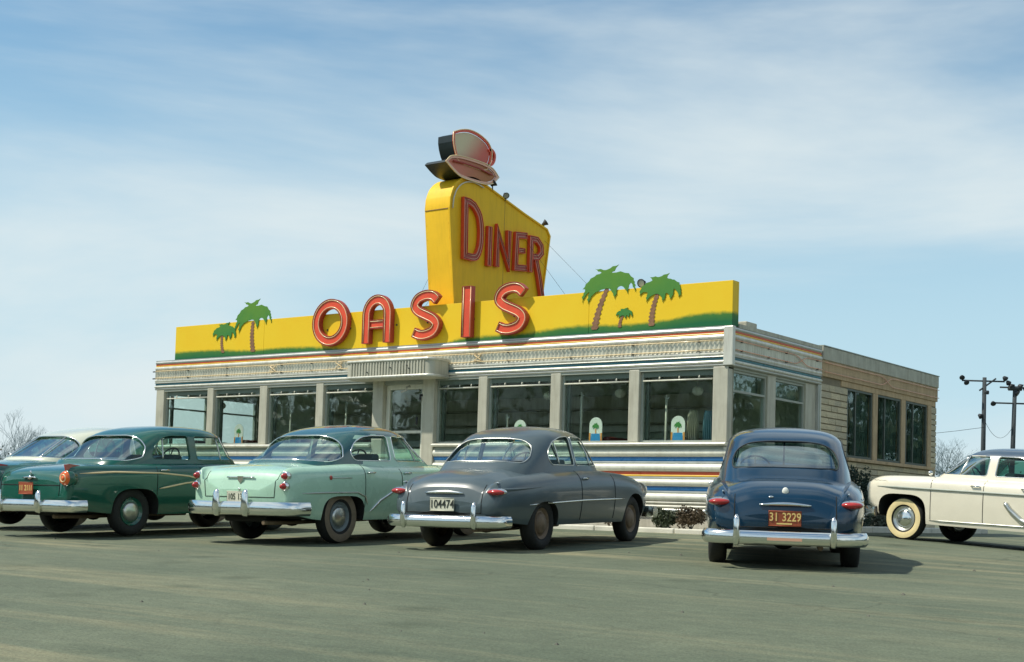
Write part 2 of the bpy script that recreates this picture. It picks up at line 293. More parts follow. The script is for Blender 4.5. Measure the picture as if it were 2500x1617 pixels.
# ------------------------------------------------------------------ mesh helpers
class MB:
    def __init__(s): s.v = []; s.f = []; s.mi = []; s.sm = []
    def add(s, vs, fs, mi=0, smooth=False):
        o = len(s.v); s.v += [tuple(q) for q in vs]
        for f in fs: s.f.append([i + o for i in f]); s.mi.append(mi); s.sm.append(smooth)
        return s
    def box(s, x0, x1, y0, y1, z0, z1, mi=0):
        v = [(x, y, z) for x in (x0, x1) for y in (y0, y1) for z in (z0, z1)]
        return s.add(v, [(0, 1, 3, 2), (4, 6, 7, 5), (0, 4, 5, 1), (2, 3, 7, 6), (0, 2, 6, 4), (1, 5, 7, 3)], mi)
    def prism(s, poly, axis, a, b, mi=0, smooth=False):
        """poly 2D extruded along axis from a to b; 2D coordinates are the other two axes in order"""
        def P(q, h):
            return {'x': (h, q[0], q[1]), 'y': (q[0], h, q[1]), 'z': (q[0], q[1], h)}[axis]
        n = len(poly)
        v = [P(q, a) for q in poly] + [P(q, b) for q in poly]
        ar = sum(poly[i][0] * poly[(i + 1) % n][1] - poly[(i + 1) % n][0] * poly[i][1] for i in range(n))
        fl = (ar > 0) ^ (axis == 'y') ^ (b < a)
        A = list(range(n)); B = list(range(n, 2 * n))
        f = [A[::-1] if fl else A, B if fl else B[::-1]]
        s.add(v, f if n < 25 else [], mi, False)
        o = len(s.v) - 2 * n
        if n >= 25:
            tv, te, tf, ov, oe, of = delaunay_2d_cdt([Vector((q[0], q[1])) for q in poly], [], [list(range(n))], 1, 1e-6)
            mp_ = [(ov[i][0] if ov[i] else None) for i in range(len(tv))]; extra = {}
            for h, off in ((a, 0), (b, n)):
                ids = []
                for i, q in enumerate(tv):
                    if mp_[i] is not None: ids.append(o + off + mp_[i])
                    else: ids.append(len(s.v)); s.v.append(P(q, h))
                for t in tf: s.f.append([ids[k] for k in (t if off else t[::-1])]); s.mi.append(mi + (100 if off else 0)); s.sm.append(False)
        for i in range(n):
            j = (i + 1) % n
            q = [i, j, j + n, i + n]
            s.f.append([k + o for k in (q if fl else q[::-1])]); s.mi.append(mi); s.sm.append(smooth)
        return s
    def tube(s, path, r, n=8, closed=False, mi=0, cap=True, r2=None):
        path = [Vector(q) for q in path]; m = len(path); vs = []; fs = []
        up0 = None
        for i in range(m):
            if closed: t = path[(i + 1) % m] - path[i - 1]
            else: t = path[min(i + 1, m - 1)] - path[max(i - 1, 0)]
            t = t.normalized() if t.length > 1e-9 else Vector((0, 0, 1))
            if up0 is None:
                up0 = Vector((0, 0, 1)) if abs(t.z) < 0.9 else Vector((1, 0, 0))
            u = (up0 - t * up0.dot(t))
            u = u.normalized() if u.length > 1e-6 else t.orthogonal().normalized()
            up0 = u; w = t.cross(u)
            rr = r if r2 is None else r + (r2 - r) * i / max(1, m - 1)
            if callable(r): rr = r(i / max(1, m - 1))
            for k in range(n):
                a = 2 * math.pi * k / n
                vs.append(path[i] + u * math.cos(a) * rr + w * math.sin(a) * rr)
        for i in range(m if closed else m - 1):
            j = (i + 1) % m
            for k in range(n):
                fs.append((i * n + k, i * n + (k + 1) % n, j * n + (k + 1) % n, j * n + k))
        s.add(vs, fs, mi, True)
        if cap and not closed:
            o = len(s.v) - len(vs)
            s.f.append([o + k for k in range(n)][::-1]); s.mi.append(mi); s.sm.append(False)
            s.f.append([o + (m - 1) * n + k for k in range(n)]); s.mi.append(mi); s.sm.append(False)
        return s
    def lathe(s, prof, axis='y', n=28, c=(0, 0, 0), mi=0, closed=False):
        """prof: (radius, height along axis)"""
        vs = []; fs = []; m = len(prof)
        for k in range(n):
            a = 2 * math.pi * k / n; ca, sa = math.cos(a), math.sin(a)
            for r, h in prof:
                q = {'y': (r * ca, h, r * sa), 'z': (r * ca, r * sa, h), 'x': (h, r * ca, r * sa)}[axis]
                vs.append((q[0] + c[0], q[1] + c[1], q[2] + c[2]))
        for k in range(n):
            k2 = (k + 1) % n
            for i in range(m if closed else m - 1):
                j = (i + 1) % m
                fs.append((k * m + i, k * m + j, k2 * m + j, k2 * m + i))
        return s.add(vs, fs, mi, True)
    def ellipsoid(s, c, r, n=16, m=10, mi=0):
        vs = []; fs = []
        for i in range(m + 1):
            t = math.pi * i / m
            for k in range(n):
                a = 2 * math.pi * k / n
                vs.append((c[0] + r[0] * math.sin(t) * math.cos(a), c[1] + r[1] * math.sin(t) * math.sin(a), c[2] + r[2] * math.cos(t)))
        for i in range(m):
            for k in range(n):
                fs.append((i * n + k, (i + 1) * n + k, (i + 1) * n + (k + 1) % n, i * n + (k + 1) % n))
        return s.add(vs, fs, mi, True)
    def sweep(s, path, prof, closed=False, mi=0, smooth=True):
        """prof list of (out, z) swept along plan path [(x,y)], out = to the left of travel"""
        m = len(path); k = len(prof); vs = []
        for i in range(m):
            a = Vector(path[(i - 1) % m] if closed or i else path[0]); b = Vector(path[(i + 1) % m] if closed or i < m - 1 else path[-1])
            t = (b - a).normalized(); nrm = Vector((-t.y, t.x))
            for o, z in prof: vs.append((path[i][0] + nrm.x * o, path[i][1] + nrm.y * o, z))
        fs = []
        for i in range(m if closed else m - 1):
            j = (i + 1) % m
            for q in range(k):
                fs.append((i * k + q, j * k + q, j * k + (q + 1) % k, i * k + (q + 1) % k))
        s.add(vs, fs, mi, smooth)
        if not closed:
            o = len(s.v) - len(vs)
            s.f.append([o + q for q in range(k)]); s.mi.append(mi); s.sm.append(False)
            s.f.append([o + (m - 1) * k + q for q in range(k)][::-1]); s.mi.append(mi); s.sm.append(False)
        return s
    def mesh(s, name, mats, angle=None, fix=True):
        me = bpy.data.meshes.new(name); me.from_pydata(s.v, [], s.f)
        for q in (mats if isinstance(mats, (list, tuple)) else [mats]): me.materials.append(MATS[q])
        me.polygons.foreach_set('material_index', [q % 100 for q in s.mi])
        me.polygons.foreach_set('use_smooth', s.sm)
        if fix:
            bm = bmesh.new(); bm.from_mesh(me); bmesh.ops.recalc_face_normals(bm, faces=bm.faces); bm.to_mesh(me); bm.free()
        if angle: me.set_sharp_from_angle(angle=R(angle))
        me.update(); return me
    def build(s, name, mats, parent=None, bevel=0.0, angle=None, fix=True):
        o = bpy.data.objects.new(name, s.mesh(name, mats, angle, fix)); COL.objects.link(o)
        if parent: o.parent = parent
        if bevel:
            b = o.modifiers.new('bevel', 'BEVEL'); b.width = bevel; b.segments = 2; b.limit_method = 'ANGLE'; b.angle_limit = R(40)
        return o

def tag(o, label=None, cat=None, group=None, kind=None):
    if label: o['label'] = label
    if cat: o['category'] = cat
    if group: o['group'] = group
    if kind: o['kind'] = kind
    return o
def empty(name, loc=(0, 0, 0), rot=(0, 0, 0), label=None, cat=None, group=None):
    o = bpy.data.objects.new(name, None); COL.objects.link(o); o.location = loc; o.rotation_euler = rot; o.empty_display_size = 0.2
    return tag(o, label, cat, group)
def boxpart(name, dims, mat, parent, bevel=0.0):
    return MB().box(*dims).build(name, mat, parent, bevel)
def chaikin(p, it=3, closed=True):
    p = [tuple(q) for q in p]
    for _ in range(it):
        o = []
        n = len(p)
        rng = range(n if closed else n - 1)
        if not closed: o.append(p[0])
        for i in rng:
            a = p[i]; b = p[(i + 1) % n]
            o.append(tuple(a[k] * .75 + b[k] * .25 for k in range(len(a)))); o.append(tuple(a[k] * .25 + b[k] * .75 for k in range(len(a))))
        if not closed: o.append(p[-1])
        p = o
    return p
def roundpoly(p, r=.05, n=5):
    out = []; m = len(p)
    for i in range(m):
        a, b, c = Vector(p[i - 1]), Vector(p[i]), Vector(p[(i + 1) % m]); u = (a - b); v = (c - b); d = min(r, u.length * .48, v.length * .48)
        s0 = b + u.normalized() * d; s1 = b + v.normalized() * d
        for k in range(n + 1):
            t = k / n; q = s0 * (1 - t) ** 2 + b * 2 * t * (1 - t) + s1 * t * t; out.append((q.x, q.y))
    return out
def crspline(p, n=6, closed=False):
    out = []; m = len(p)
    for i in range(m if closed else m - 1):
        if closed: a, b, c, d = p[i - 1], p[i], p[(i + 1) % m], p[(i + 2) % m]
        else: a, b, c, d = p[max(i - 1, 0)], p[i], p[i + 1], p[min(i + 2, m - 1)]
        for k in range(n):
            t = k / n
            out.append(tuple(0.5 * (2 * b[q] + (c[q] - a[q]) * t + (2 * a[q] - 5 * b[q] + 4 * c[q] - d[q]) * t * t + (3 * b[q] - a[q] - 3 * c[q] + d[q]) * t ** 3) for q in range(len(b))))
    if not closed: out.append(tuple(p[-1]))
    return out
def text_mesh(txt, size):
    cu = bpy.data.curves.new('lettering', 'FONT'); cu.body = txt; cu.size = size; cu.align_x = 'CENTER'; cu.align_y = 'CENTER'; cu.extrude = 0.002
    cu.offset = size * 0.012; cu.resolution_u = 3
    o = bpy.data.objects.new('lettering', cu); COL.objects.link(o)
    dg = bpy.context.evaluated_depsgraph_get(); me = bpy.data.meshes.new_from_object(o.evaluated_get(dg)); bpy.data.objects.remove(o); bpy.data.curves.remove(cu)
    return me

# ------------------------------------------------------------------ ground
def ground_z(x, y):
    """lot falls gently away from the building, front and side"""
    d = math.hypot(max(0, min(x, 12) - 1.0), max(0, -1.05 - y))
    front = -0.07 - 0.03 * d
    side = 0.055 - 0.05 * max(0, min(x - 1.0, 8))
    if x < 1.0: side = 0.02
    t = min(1, max(0, (y + 2.5) / 2.8)); t = t * t * (3 - 2 * t)
    return front * (1 - t) + side * t
xs = [-1500, -500, -200, -100, -60] + [i * 2.0 for i in range(-20, 0)] + [0, .5, .99, 1.0, 1.5, 2, 3, 4, 5, 6, 7, 8, 9, 10, 12] + [i * 2.0 for i in range(7, 21)] + [60, 100, 200, 500, 1500]
ys = [-600, -200, -100, -60, -40] + [-30 + i * 1.5 for i in range(0, 18)] + [-3, -2.5, -2, -1.5, -1, -0.5, 0, 0.5, 1, 1.5, 2, 4, 10, 20, 40, 80, 200, 600, 3000]
ys = sorted(set(ys)); mb = MB()
vs = [(x, y, ground_z(x, max(y, -45))) for y in ys for x in xs]; nx = len(xs)
mb.add(vs, [(j * nx + i, j * nx + i + 1, (j + 1) * nx + i + 1, (j + 1) * nx + i) for j in range(len(ys) - 1) for i in range(nx - 1)], 0, True)
tag(mb.build('parking_lot', 'asphalt'), kind='structure')
# pebbles and grit lying on the lot
mb = MB()
for i in range(60):
    x = random.uniform(-12, 14); y = random.uniform(-17, -4); r = random.choice((0.008, 0.010, 0.014, 0.02)); z = ground_z(x, y)
    p = [(x + random.uniform(-r, r), y + random.uniform(-r, r), z + random.uniform(0.0, r)) for _ in range(5)]
    p = [(x - r, y - r * .6, z), (x + r, y - r, z), (x + r * .7, y + r, z), (x - r, y + r * .8, z), (x, y, z + r)]
    mb.add(p, [(0, 1, 4), (1, 2, 4), (2, 3, 4), (3, 0, 4)])
tag(mb.build('gravel', 'pebble'), 'scattered grit and pebbles on the asphalt lot', 'gravel', kind='stuff')

# pavement with kerb stones along the front and round the corner
pav = empty('pavement'); tag(pav, kind='structure')
boxpart('slab', (-15.6, 0.0, -0.88, -0.02, -0.2, 0.045), 'concrete', pav)
boxpart('slab', (0.0, 0.82, -0.88, 0.0, -0.2, 0.044), 'concrete', pav); boxpart('slab', (0.0, 0.82, 0.01, 10.2, -0.2, 0.15), 'concrete', pav)
ksm = None
x = -15.6
while x < 0.95:
    x1 = min(x + 1.52, 1.0)
    boxpart('kerb_stone', (x, x1 - 0.012, -1.05, -0.89, -0.25, 0.055 + random.uniform(-.006, .006)), 'concrete', pav, 0.02); x = x1
y = -0.88
while y < 10:
    y1 = min(y + 1.52, 10.2)
    boxpart('kerb_stone', (0.83, 0.99, y, y1 - 0.012, -0.25, (0.055 if y < 0 else 0.16) + random.uniform(-.006, .006)), 'concrete', pav, 0.02); y = y1

# ------------------------------------------------------------------ the diner
W = 14.73; D1 = 3.52
din = empty('diner_building', (-7.3, 1.7, 0), label='long low diner with white pillars, coloured enamel stripes and big windows', cat='building')
dinv = Vector(din.location)
class DMB(MB):                                  # coordinates given in world, stored relative to the diner
    def build(s, name, mats, parent=din, **k):
        if parent is din or getattr(parent, 'parent', None) is din: s.v = [(a - dinv.x, b - dinv.y, c) for a, b, c in s.v]
        o = MB.build(s, name, mats, parent, **k)
        return o
def dbox(name, dims, mat, parent=din, bevel=0.0): return DMB().box(*dims).build(name, mat, parent, bevel=bevel)

# foundation, floor, ceiling, roof, back wall
dbox('foundation', (-W + .04, -.04, 0.03, D1, -0.3, 0.30), 'foundation')
dbox('floor', (-W + .1, -.1, 0.12, D1 - .1, 0.30, 0.60), 'inside_dark')
dbox('ceiling', (-W + .1, -.1, 0.1, D1 - .02, 2.90, 2.98), 'inside_wall')
dbox('roof', (-W + .02, -.02, 0.02, D1, 3.22, 3.38), 'roofing')
dbox('rear_wall', (-W + .1, -.1, D1 - .12, D1 - .02, 0.60, 2.90), 'inside_wall')
dbox('inner_wall', (-W + .1, -.1, 0.10, 0.14, 0.60, 1.40), 'inside_wall')

# front lower wall: enamel mouldings. each band is a convex strip (z0, z1, material, bulge)
bands = [(1.43, 1.50, 'steel_light', .055, 0.06), (1.375, 1.43, 'frame_grey', .0, .0), (1.25, 1.375, 'enamel_white', .02, .035),
         (1.175, 1.25, 'enamel_blue', .005, .008), (1.13, 1.175, 'steel', .0, .004), (1.0, 1.13, 'enamel_white', .02, .035),
         (0.945, 1.0, 'enamel_red', .005, .008), (0.915, 0.945, 'enamel_yellow', .005, .004), (0.87, 0.915, 'steel', .0, .004),
         (0.75, 0.87, 'enamel_white', .02, .035), (0.675, 0.75, 'enamel_blue', .005, .008), (0.63, 0.675, 'steel', .0, .004),
         (0.50, 0.63, 'enamel_white', .02, .035), (0.44, 0.50, 'enamel_cream', .01, .02), (0.37, 0.44, 'enamel_cream', .01, .025), (0.305, 0.37, 'steel', .03, .01)]
def moulding(p0, p1, out, z0, z1, base, bulge, mat, name='moulding_strip', inset=0.0):
    """half-round strip between plan points p0->p1, out = outward unit vector"""
    prof = [(-0.04, z0), (base, z0)]
    for i in range(1, 8):
        t = i / 8; prof.append((base + bulge * math.sin(math.pi * t) ** 0.8, z0 + (z1 - z0) * t))
    prof += [(base, z1), (-0.04, z1)]
    m = DMB(); vs = []
    for p in (p0, p1):
        for o, z in prof: vs.append((p[0] + out[0] * o, p[1] + out[1] * o, z))
    k = len(prof); fs = [(i, i + 1, i + 1 + k, i + k) for i in range(k - 1)] + [(k - 1, 0, k, 2 * k - 1), tuple(range(k))[::-1], tuple(range(k, 2 * k))]
    m.add(vs, fs, 0, True)
    return m.build(name, mat, angle=50)
for z0, z1, mt, ba, bu in bands:
    for a, b in ((-W, -7.95), (-6.33, -0.03)):
        moulding((a, 0.0), (b, 0.0), (0, -1), z0, z1 - .002, ba, bu, mt)
    moulding((0.0, 0.03), (0.0, D1), (1, 0), z0, z1 - .002, ba, bu, mt)
    moulding((-W, D1), (-W, 0.03), (-1, 0), z0, z1 - .002, ba, bu, mt)
dbox('corner_post', (-0.10, 0.035, -0.035, 0.10, 0.30, 1.425), 'steel_light', bevel=.015)
# backing behind the mouldings
dbox('wall_backing', (-W + .02, -7.96, 0.03, 0.10, 0.30, 1.425), 'frame_grey'); dbox('wall_backing', (-6.32, -.04, 0.03, 0.10, 0.30, 1.425), 'frame_grey')
dbox('wall_backing', (-.10, -.03, 0.11, D1 - .01, 0.30, 1.425), 'frame_grey'); dbox('wall_backing', (-W + .03, -W + .1, 0.11, D1 - .01, 0.30, 1.425), 'frame_grey')

# pillars
pil = [(-14.68, -14.41), (-12.93, -12.73), (-11.25, -11.02), (-9.56, -9.35), (-7.94, -7.66), (-6.63, -6.34), (-5.29, -5.08), (-3.63, -3.41), (-1.97, -1.76), (-0.33, -0.05)]
for i, (a, b) in enumerate(pil):
    z0 = 0.12 if i in (4, 5) else 1.502
    o = dbox('pillar', (a, b, -0.012 if i not in (4, 5) else -.05, 0.16, z0, 2.752), 'enamel_cream', bevel=.012)
# windows of the front
def window(x0, x1, z0, z1, y, head=2.62):
    w = dbox('window', (x0, x0 + .045, y - .03, y + .03, z0, z1), 'frame_grey')      # left jamb carries the rest
    kids = [('frame', (x1 - .03, x1, y - .03, y + .03, z0, z1), 'frame_dark'), ('frame', (x0 + .045, x1 - .03, y - .028, y + .028, z0, z0 + .03), 'frame_grey'),
            ('header', (x0 + .045, x1 - .03, y - .03, y + .028, head, z1), 'header_green'), ('jamb_lining', (x0 + .05, x0 + .11, y + .05, y + .11, z0 + .03, head), 'frame_dark')]
    for nme, d, mt in kids: dbox(nme, d, mt, w)
    m = DMB().box(x0 + .045, x1 - .03, y - .004, y + .004, z0 + .03, head); m.build('pane', 'window_glass', w)
    m = DMB(); zr = head - .065
    m.tube([(x0 + .05, y - .045, zr), (x1 - .03, y - .045, zr)], .015, 8)
    m.build('curtain_rail', 'enamel_white', w)
    for k in range(3):
        xx = x0 + (x1 - x0) * (.26 + .27 * k)
        m = DMB(); m.tube([(xx, y - .045, zr + .012), (xx, y - .045, zr + .05), (xx, y - .032, zr + .06)], .013, 6); m.build('rail_bracket', 'enamel_white', w)
    return w
for i in range(9):
    if i == 4: continue
    a = pil[i][1]; b = pil[i + 1][0]
    window(a + .002, b - .002, 1.502, 2.712, 0.085)
dbox('lintel', (-W + .05, -7.95, 0.0, 0.15, 2.714, 2.756), 'frame_grey'); dbox('lintel', (-6.33, -.05, 0.0, 0.15, 2.714, 2.756), 'frame_grey')

# entrance door
dr = dbox('door', (-7.655, -7.565, 0.05, 0.12, 0.16, 2.66), 'enamel_white', bevel=.006)
for d in ((-6.735, -6.64, 0.05, 0.12, 0.16, 2.66), (-7.565, -6.735, 0.05, 0.12, 2.565, 2.66), (-7.565, -6.735, 0.05, 0.12, 0.16, 0.34), (-7.565, -6.735, 0.05, 0.12, 1.705, 1.755)):
    dbox('rail', d, 'enamel_white', dr)
dbox('pane', (-7.565, -6.735, 0.08, 0.09, 1.755, 2.565), 'window_glass', dr); dbox('pane', (-7.565, -6.735, 0.08, 0.09, 0.34, 1.705), 'window_glass', dr)
DMB().tube([(-6.79, -0.01, 2.02), (-6.79, -.01, 1.86)], .02, 8).build('handle', 'fitting_dark', dr)
m = DMB().tube([(-6.70, 0.04, 2.44), (-6.70, -.03, 2.44), (-6.70, -.03, 2.34)], .025, 8); m.build('closer', 'fitting_dark', dr)
dbox('lintel', (-7.66, -6.63, 0.0, 0.15, 2.662, 2.757), 'frame_grey')
for k in range(3): dbox('step', (-7.9, -6.38, -.75 + .25 * k, 0.02, 0.046 if k == 0 else .046 + .15 * k + .002, .196 + .15 * k), 'concrete', bevel=.015)
# hanging transom sign bracket over the door
m = DMB(); m.tube([(-7.0, 0.0, 2.62), (-7.0, -.10, 2.60), (-6.98, -.12, 2.53), (-7.12, -.12, 2.505)], .02, 6); m.build('door_lamp', 'steel', din)

# fascia: (z0, z1, out, bulge, material)
fas = [(3.345, 3.405, .015, .012, 'steel'), (3.312, 3.345, .008, .004, 'enamel_red'), (3.287, 3.312, .008, .004, 'enamel_yellow'), (3.20, 3.287, .012, .02, 'steel_light'),
       (2.925, 3.005, .012, .02, 'steel_light'), (2.905, 2.925, .03, .006, 'steel'), (2.858, 2.905, .004, .004, 'enamel_teal'), (2.80, 2.858, .02, .02, 'steel_light'), (2.757, 2.80, .01, .012, 'steel')]
for z0, z1, o_, bu, mt in fas:
    moulding((-W, 0.0), (-0.135, 0.0), (0, -1), z0, z1 - .001, o_, bu, mt, 'fascia_strip')
    moulding((0.0, 0.05), (0.0, D1 - .01), (1, 0), z0, z1 - .001, o_, bu, mt, 'fascia_strip')
    moulding((-W, D1 - .01), (-W, 0.05), (-1, 0), z0, z1 - .001, o_, bu, mt, 'fascia_strip')
def fluted(p0, p1, out, z0, z1, pitch, amp, name='fluted_panel'):
    L_ = math.hypot(p1[0] - p0[0], p1[1] - p0[1]); n = int(L_ / pitch) * 6; vs = []
    for i in range(n + 1):
        t = i / n; a = (i % 6) / 6 * 2 * math.pi; o = amp * (0.5 + 0.5 * math.cos(a)) + .003
        for z in (z0, z1): vs.append((p0[0] + (p1[0] - p0[0]) * t + out[0] * o, p0[1] + (p1[1] - p0[1]) * t + out[1] * o, z))
    m = DMB(); m.add(vs, [(2 * i, 2 * i + 1, 2 * i + 3, 2 * i + 2) for i in range(n)], 0, True)
    return m.build(name, 'fluted', fix=False)
fluted((-W, 0.0), (-0.135, 0.0), (0, -1), 3.003, 3.202, 0.085, 0.022)
fluted((0.0, 0.05), (0.0, D1 - .01), (1, 0), 3.003, 3.202, 0.085, 0.022)
dbox('fascia_backing', (-W + .005, -.12, 0.012, 0.12, 2.76, 3.40), 'steel'); dbox('fascia_backing', (-.12, -.005, 0.05, D1 - .02, 2.76, 3.40), 'steel')
dbox('fascia_backing', (-W + .005, -W + .12, 0.13, D1 - .02, 2.76, 3.40), 'steel')
dbox('corner_cap', (-0.132, 0.045, -0.045, 0.045, 2.762, 3.415), 'steel_light', bevel=.012)
dbox('roof_edge', (-W - .02, -.0, 0.0, 0.14, 3.407, 3.43), 'steel')
dbox('roof_edge', (-.12, 0.02, 0.23, D1, 3.407, 3.475), 'concrete_band')

# thin neon tubes running on the fascia and crossing over
def neon(pts, mat, name='neon_tube'):
    return DMB().tube(pts, .0085, 6).build(name, mat)
zu, zl = 3.185, 3.03
def cross(x, w=.22): return [(x - w, 0), (x - w * .4, .2), (x + w * .4, .8), (x + w, 1)]
for s in (0, 1):
    pts = []; lev = s
    pts.append((-14.7, lev))
    for xc in (-10.85, -8.9, -5.3):
        for xx, t in cross(xc): pts.append((xx, lev + (1 - 2 * lev) * t))
        lev = 1 - lev
    pts.append((-.15, lev))
    sm = crspline([(a, -.045, zl + (zu - zl) * b) for a, b in pts], 5)
    neon(sm, 'neon_cream')
for s in (0, 1):
    pts = [(0.06, s), (2.05, s)] + [(yy, s + (1 - 2 * s) * t) for yy, t in cross(2.6, .32)] + [(3.5, 1 - s)]
    neon(crspline([(.045, a, zl + (zu - zl) * b) for a, b in pts], 5), 'neon_pink')
for xx in (-13.6, -12.3, -10.6, -9.7, -4.6, -3.2, -1.9, -.6):
    for zz in (zu, zl): dbox('tube_clip', (xx - .012, xx + .012, -.05, -.012, zz - .02, zz + .012), 'fitting_dark')
for yy in (.3, 1.3, 2.0, 3.3):
    for zz in (zu, zl): dbox('tube_clip', (.012, .05, yy - .012, yy + .012, zz - .02, zz + .012), 'fitting_dark')
for zz in (3.18, 3.02): DMB().tube([(-W - .005, -.02, zz), (-W - .09, -.02, zz)], .014, 6).build('cable_stub', 'fitting_dark')

# entrance canopy with rounded corners, ribbed face
arc = lambda cx, cy, r, a0, a1, n=6: [(cx + r * math.cos(R(a0 + (a1 - a0) * i / n)), cy + r * math.sin(R(a0 + (a1 - a0) * i / n))) for i in range(n + 1)]
outl = [(-8.25, -.05)] + arc(-8.10, -.40, .15, 180, 270) + arc(-6.15, -.40, .15, 270, 360) + [(-6.0, -.05)]
cn = DMB().prism(outl, 'z', 2.735, 3.10, smooth=True).build('canopy', 'enamel_cream', angle=40)
n = 26; m = DMB()
for i in range(n): m.box(-8.06 + i * 1.87 / (n - 1) - .016, -8.06 + i * 1.87 / (n - 1) + .016, -.566, -.549, 2.79, 3.05)
m.build('rib', 'enamel_cream', cn)
m = DMB()
m.sweep(outl, [(.0, 2.74), (-.022, 2.745), (-.022, 2.785), (0, 2.79)]); m.build('trim', 'steel_light', cn)
m = DMB(); m.sweep(outl, [(.0, 3.05), (-.022, 3.055), (-.022, 3.10), (0, 3.105)]); m.build('trim', 'steel_light', cn)
for (a, z) in ((-7.62, 2.86), (-7.02, 2.93), (-6.55, 2.9), (-6.6, 2.96)):   # small hooks left over on the canopy face
    DMB().tube([(a, -.56, z), (a, -.585, z)], .012, 6).build('hook', 'fitting_dark', cn)

# side windows (right end) and the matching ones in the far end
def side_windows(xp, out, transom=2.365):
    for (y0, y1) in ((.17, 1.43), (1.75, 2.97)):
        xx0, xx1 = sorted((xp - out * .10, xp - out * .03))
        w = dbox('window', (xx0, xx1, y0, y0 + .04, 1.5, 2.712), 'frame_grey')
        for d in ((xx0, xx1, y1 - .04, y1, 1.5, 2.712), (xx0, xx1, y0 + .04, y1 - .04, 1.5, 1.535), (xx0, xx1, y0 + .04, y1 - .04, 2.67, 2.712), (xx0, xx1, y0 + .04, y1 - .04, transom - .018, transom + .018)):
            dbox('frame', d, 'frame_grey', w)
        xm = (xx0 + xx1) / 2
        dbox('pane', (xm - .004, xm + .004, y0 + .04, y1 - .04, 1.535, transom - .018), 'window_glass', w)
        dbox('pane', (xm - .004, xm + .004, y0 + .04, y1 - .04, transom + .018, 2.67), 'window_glass', w)
        if out > 0: dbox('blind', (xx0 - .10, xx0 - .08, y0 + .02, y1 - .02, transom + .02, 2.70), 'header_green', w)
    for (y0, y1) in ((-.01, .168), (1.432, 1.748), (2.972, 3.40)):
        a, b = sorted((xp - out * .14, xp + out * .006))
        dbox('pillar', (a if out > 0 else a, b, y0 if y0 > 0 else .161, y1, 1.502, 2.752), 'enamel_cream', bevel=.01)
    a, b = sorted((xp - out * .12, xp))
    dbox('lintel', (a, b, .161, 3.40, 2.714, 2.756), 'frame_grey')
side_windows(-0.045, 1); side_windows(-W + .045, -1)
for k, yy in enumerate((3.40, 3.445, 3.49)): dbox('end_trim', (-.12, .012 - .006 * (k % 2), yy, yy + .043, 1.502, 2.752), ('steel', 'frame_grey', 'steel_light')[k])

# ------------------------------------------------------------------ stone annex
ann = empty('annex_building', (-4.5, 6.6, 0), label='tan stone annex with three tall draped windows behind the diner', cat='building')
av = Vector(ann.location)
def abox(name, d, mat, parent=ann, bevel=0.0):
    m = MB().box(*d); m.v = [(a - av.x, b - av.y, c) for a, b, c in m.v]; return m.build(name, mat, parent, bevel)
AY0, AY1 = 3.56, 9.67
abox('wall', (-9.0, -.030, AY0, 4.78, -.2, 3.0), 'mortar'); abox('wall', (-9.0, -.030, 9.35, AY1, -.2, 3.0), 'mortar')
abox('wall', (-.30, -.031, 4.78, 9.35, -.2, 1.46), 'mortar'); abox('wall', (-9.0, -.31, 9.34, 9.36, -.2, 3.0), 'mortar')
abox('rear_wall', (-9.0, -8.9, 4.78, 9.34, -.2, 3.0), 'inside_wall')
abox('floor', (-8.9, -.31, 4.78, 9.34, .3, .6), 'inside_dark')
abox('roof', (-9.0, -.20, AY0, AY1 - .01, 3.0, 3.40), 'roofing')
abox('concrete_band', (-.19, 0.03, AY0, AY1 + .02, 3.236, 3.485), 'concrete_band', bevel=.01)
abox('tan_band', (-.19, 0.012, AY0, AY1 + .01, 2.93, 3.234), 'tan_band', bevel=.006)
abox('lintel', (-.19, -.012, 4.5, AY1 - .05, 2.815, 2.928), 'tan_band', bevel=.006)
abox('coping', (-9.0, .04, AY0, AY1 + .03, 3.487, 3.505), 'frame_grey')
bl = {}
def stone(y0, y1, z0, z1):
    k = (round((y1 - y0) / .06), round((z1 - z0) / .02), random.randrange(4))
    if k not in bl:
        ly, lz = k[0] * .06, k[1] * .02
        m = MB(); d = .045
        m.box(-.03, d * .6, -.5, .5, -.5, .5)
        vs = [(-.03, -.5, -.5), (-.03, .5, -.5), (-.03, .5, .5), (-.03, -.5, .5), (.034, -.49, -.44), (.03 + random.uniform(0, .014), .49, -.44), (.03 + random.uniform(0, .014), .49, .44), (.034, -.49, .44)]
        m = MB(); m.add(vs, [(0, 3, 2, 1), (4, 5, 6, 7), (0, 1, 5, 4), (1, 2, 6, 5), (2, 3, 7, 6), (3, 0, 4, 7)])
        bl[k] = m.mesh('stone_block', 'stone%d' % k[2])
    o = bpy.data.objects.new('stone_block', bl[k]); COL.objects.link(o); o.parent = ann
    o.location = (-.045 - av.x, (y0 + y1) / 2 - av.y, (z0 + z1) / 2); o.scale = (1, y1 - y0 - .009, z1 - z0 - .009)
def courses(y0, y1, z0, z1):
    z = z0
    while z < z1 - .03:
        h = random.choice((.11, .12, .12, .13)); zz = min(z + h, z1)
        if z1 - zz < .05: zz = z1
        y = y0
        while y < y1 - .02:
            l = random.uniform(.24, .50); yy = min(y + l, y1)
            if y1 - yy < .13: yy = y1
            stone(y, yy, z, zz); y = yy
        z = zz
courses(AY0, 4.78, .0, 2.80); courses(4.5, 4.78, 2.80, 2.81); courses(9.36, AY1, .0, 2.80); courses(4.78, 9.35, .0, 1.40)
abox('sill', (-.16, .06, 4.74, 9.42, 1.405, 1.468), 'tan_band', bevel=.008)
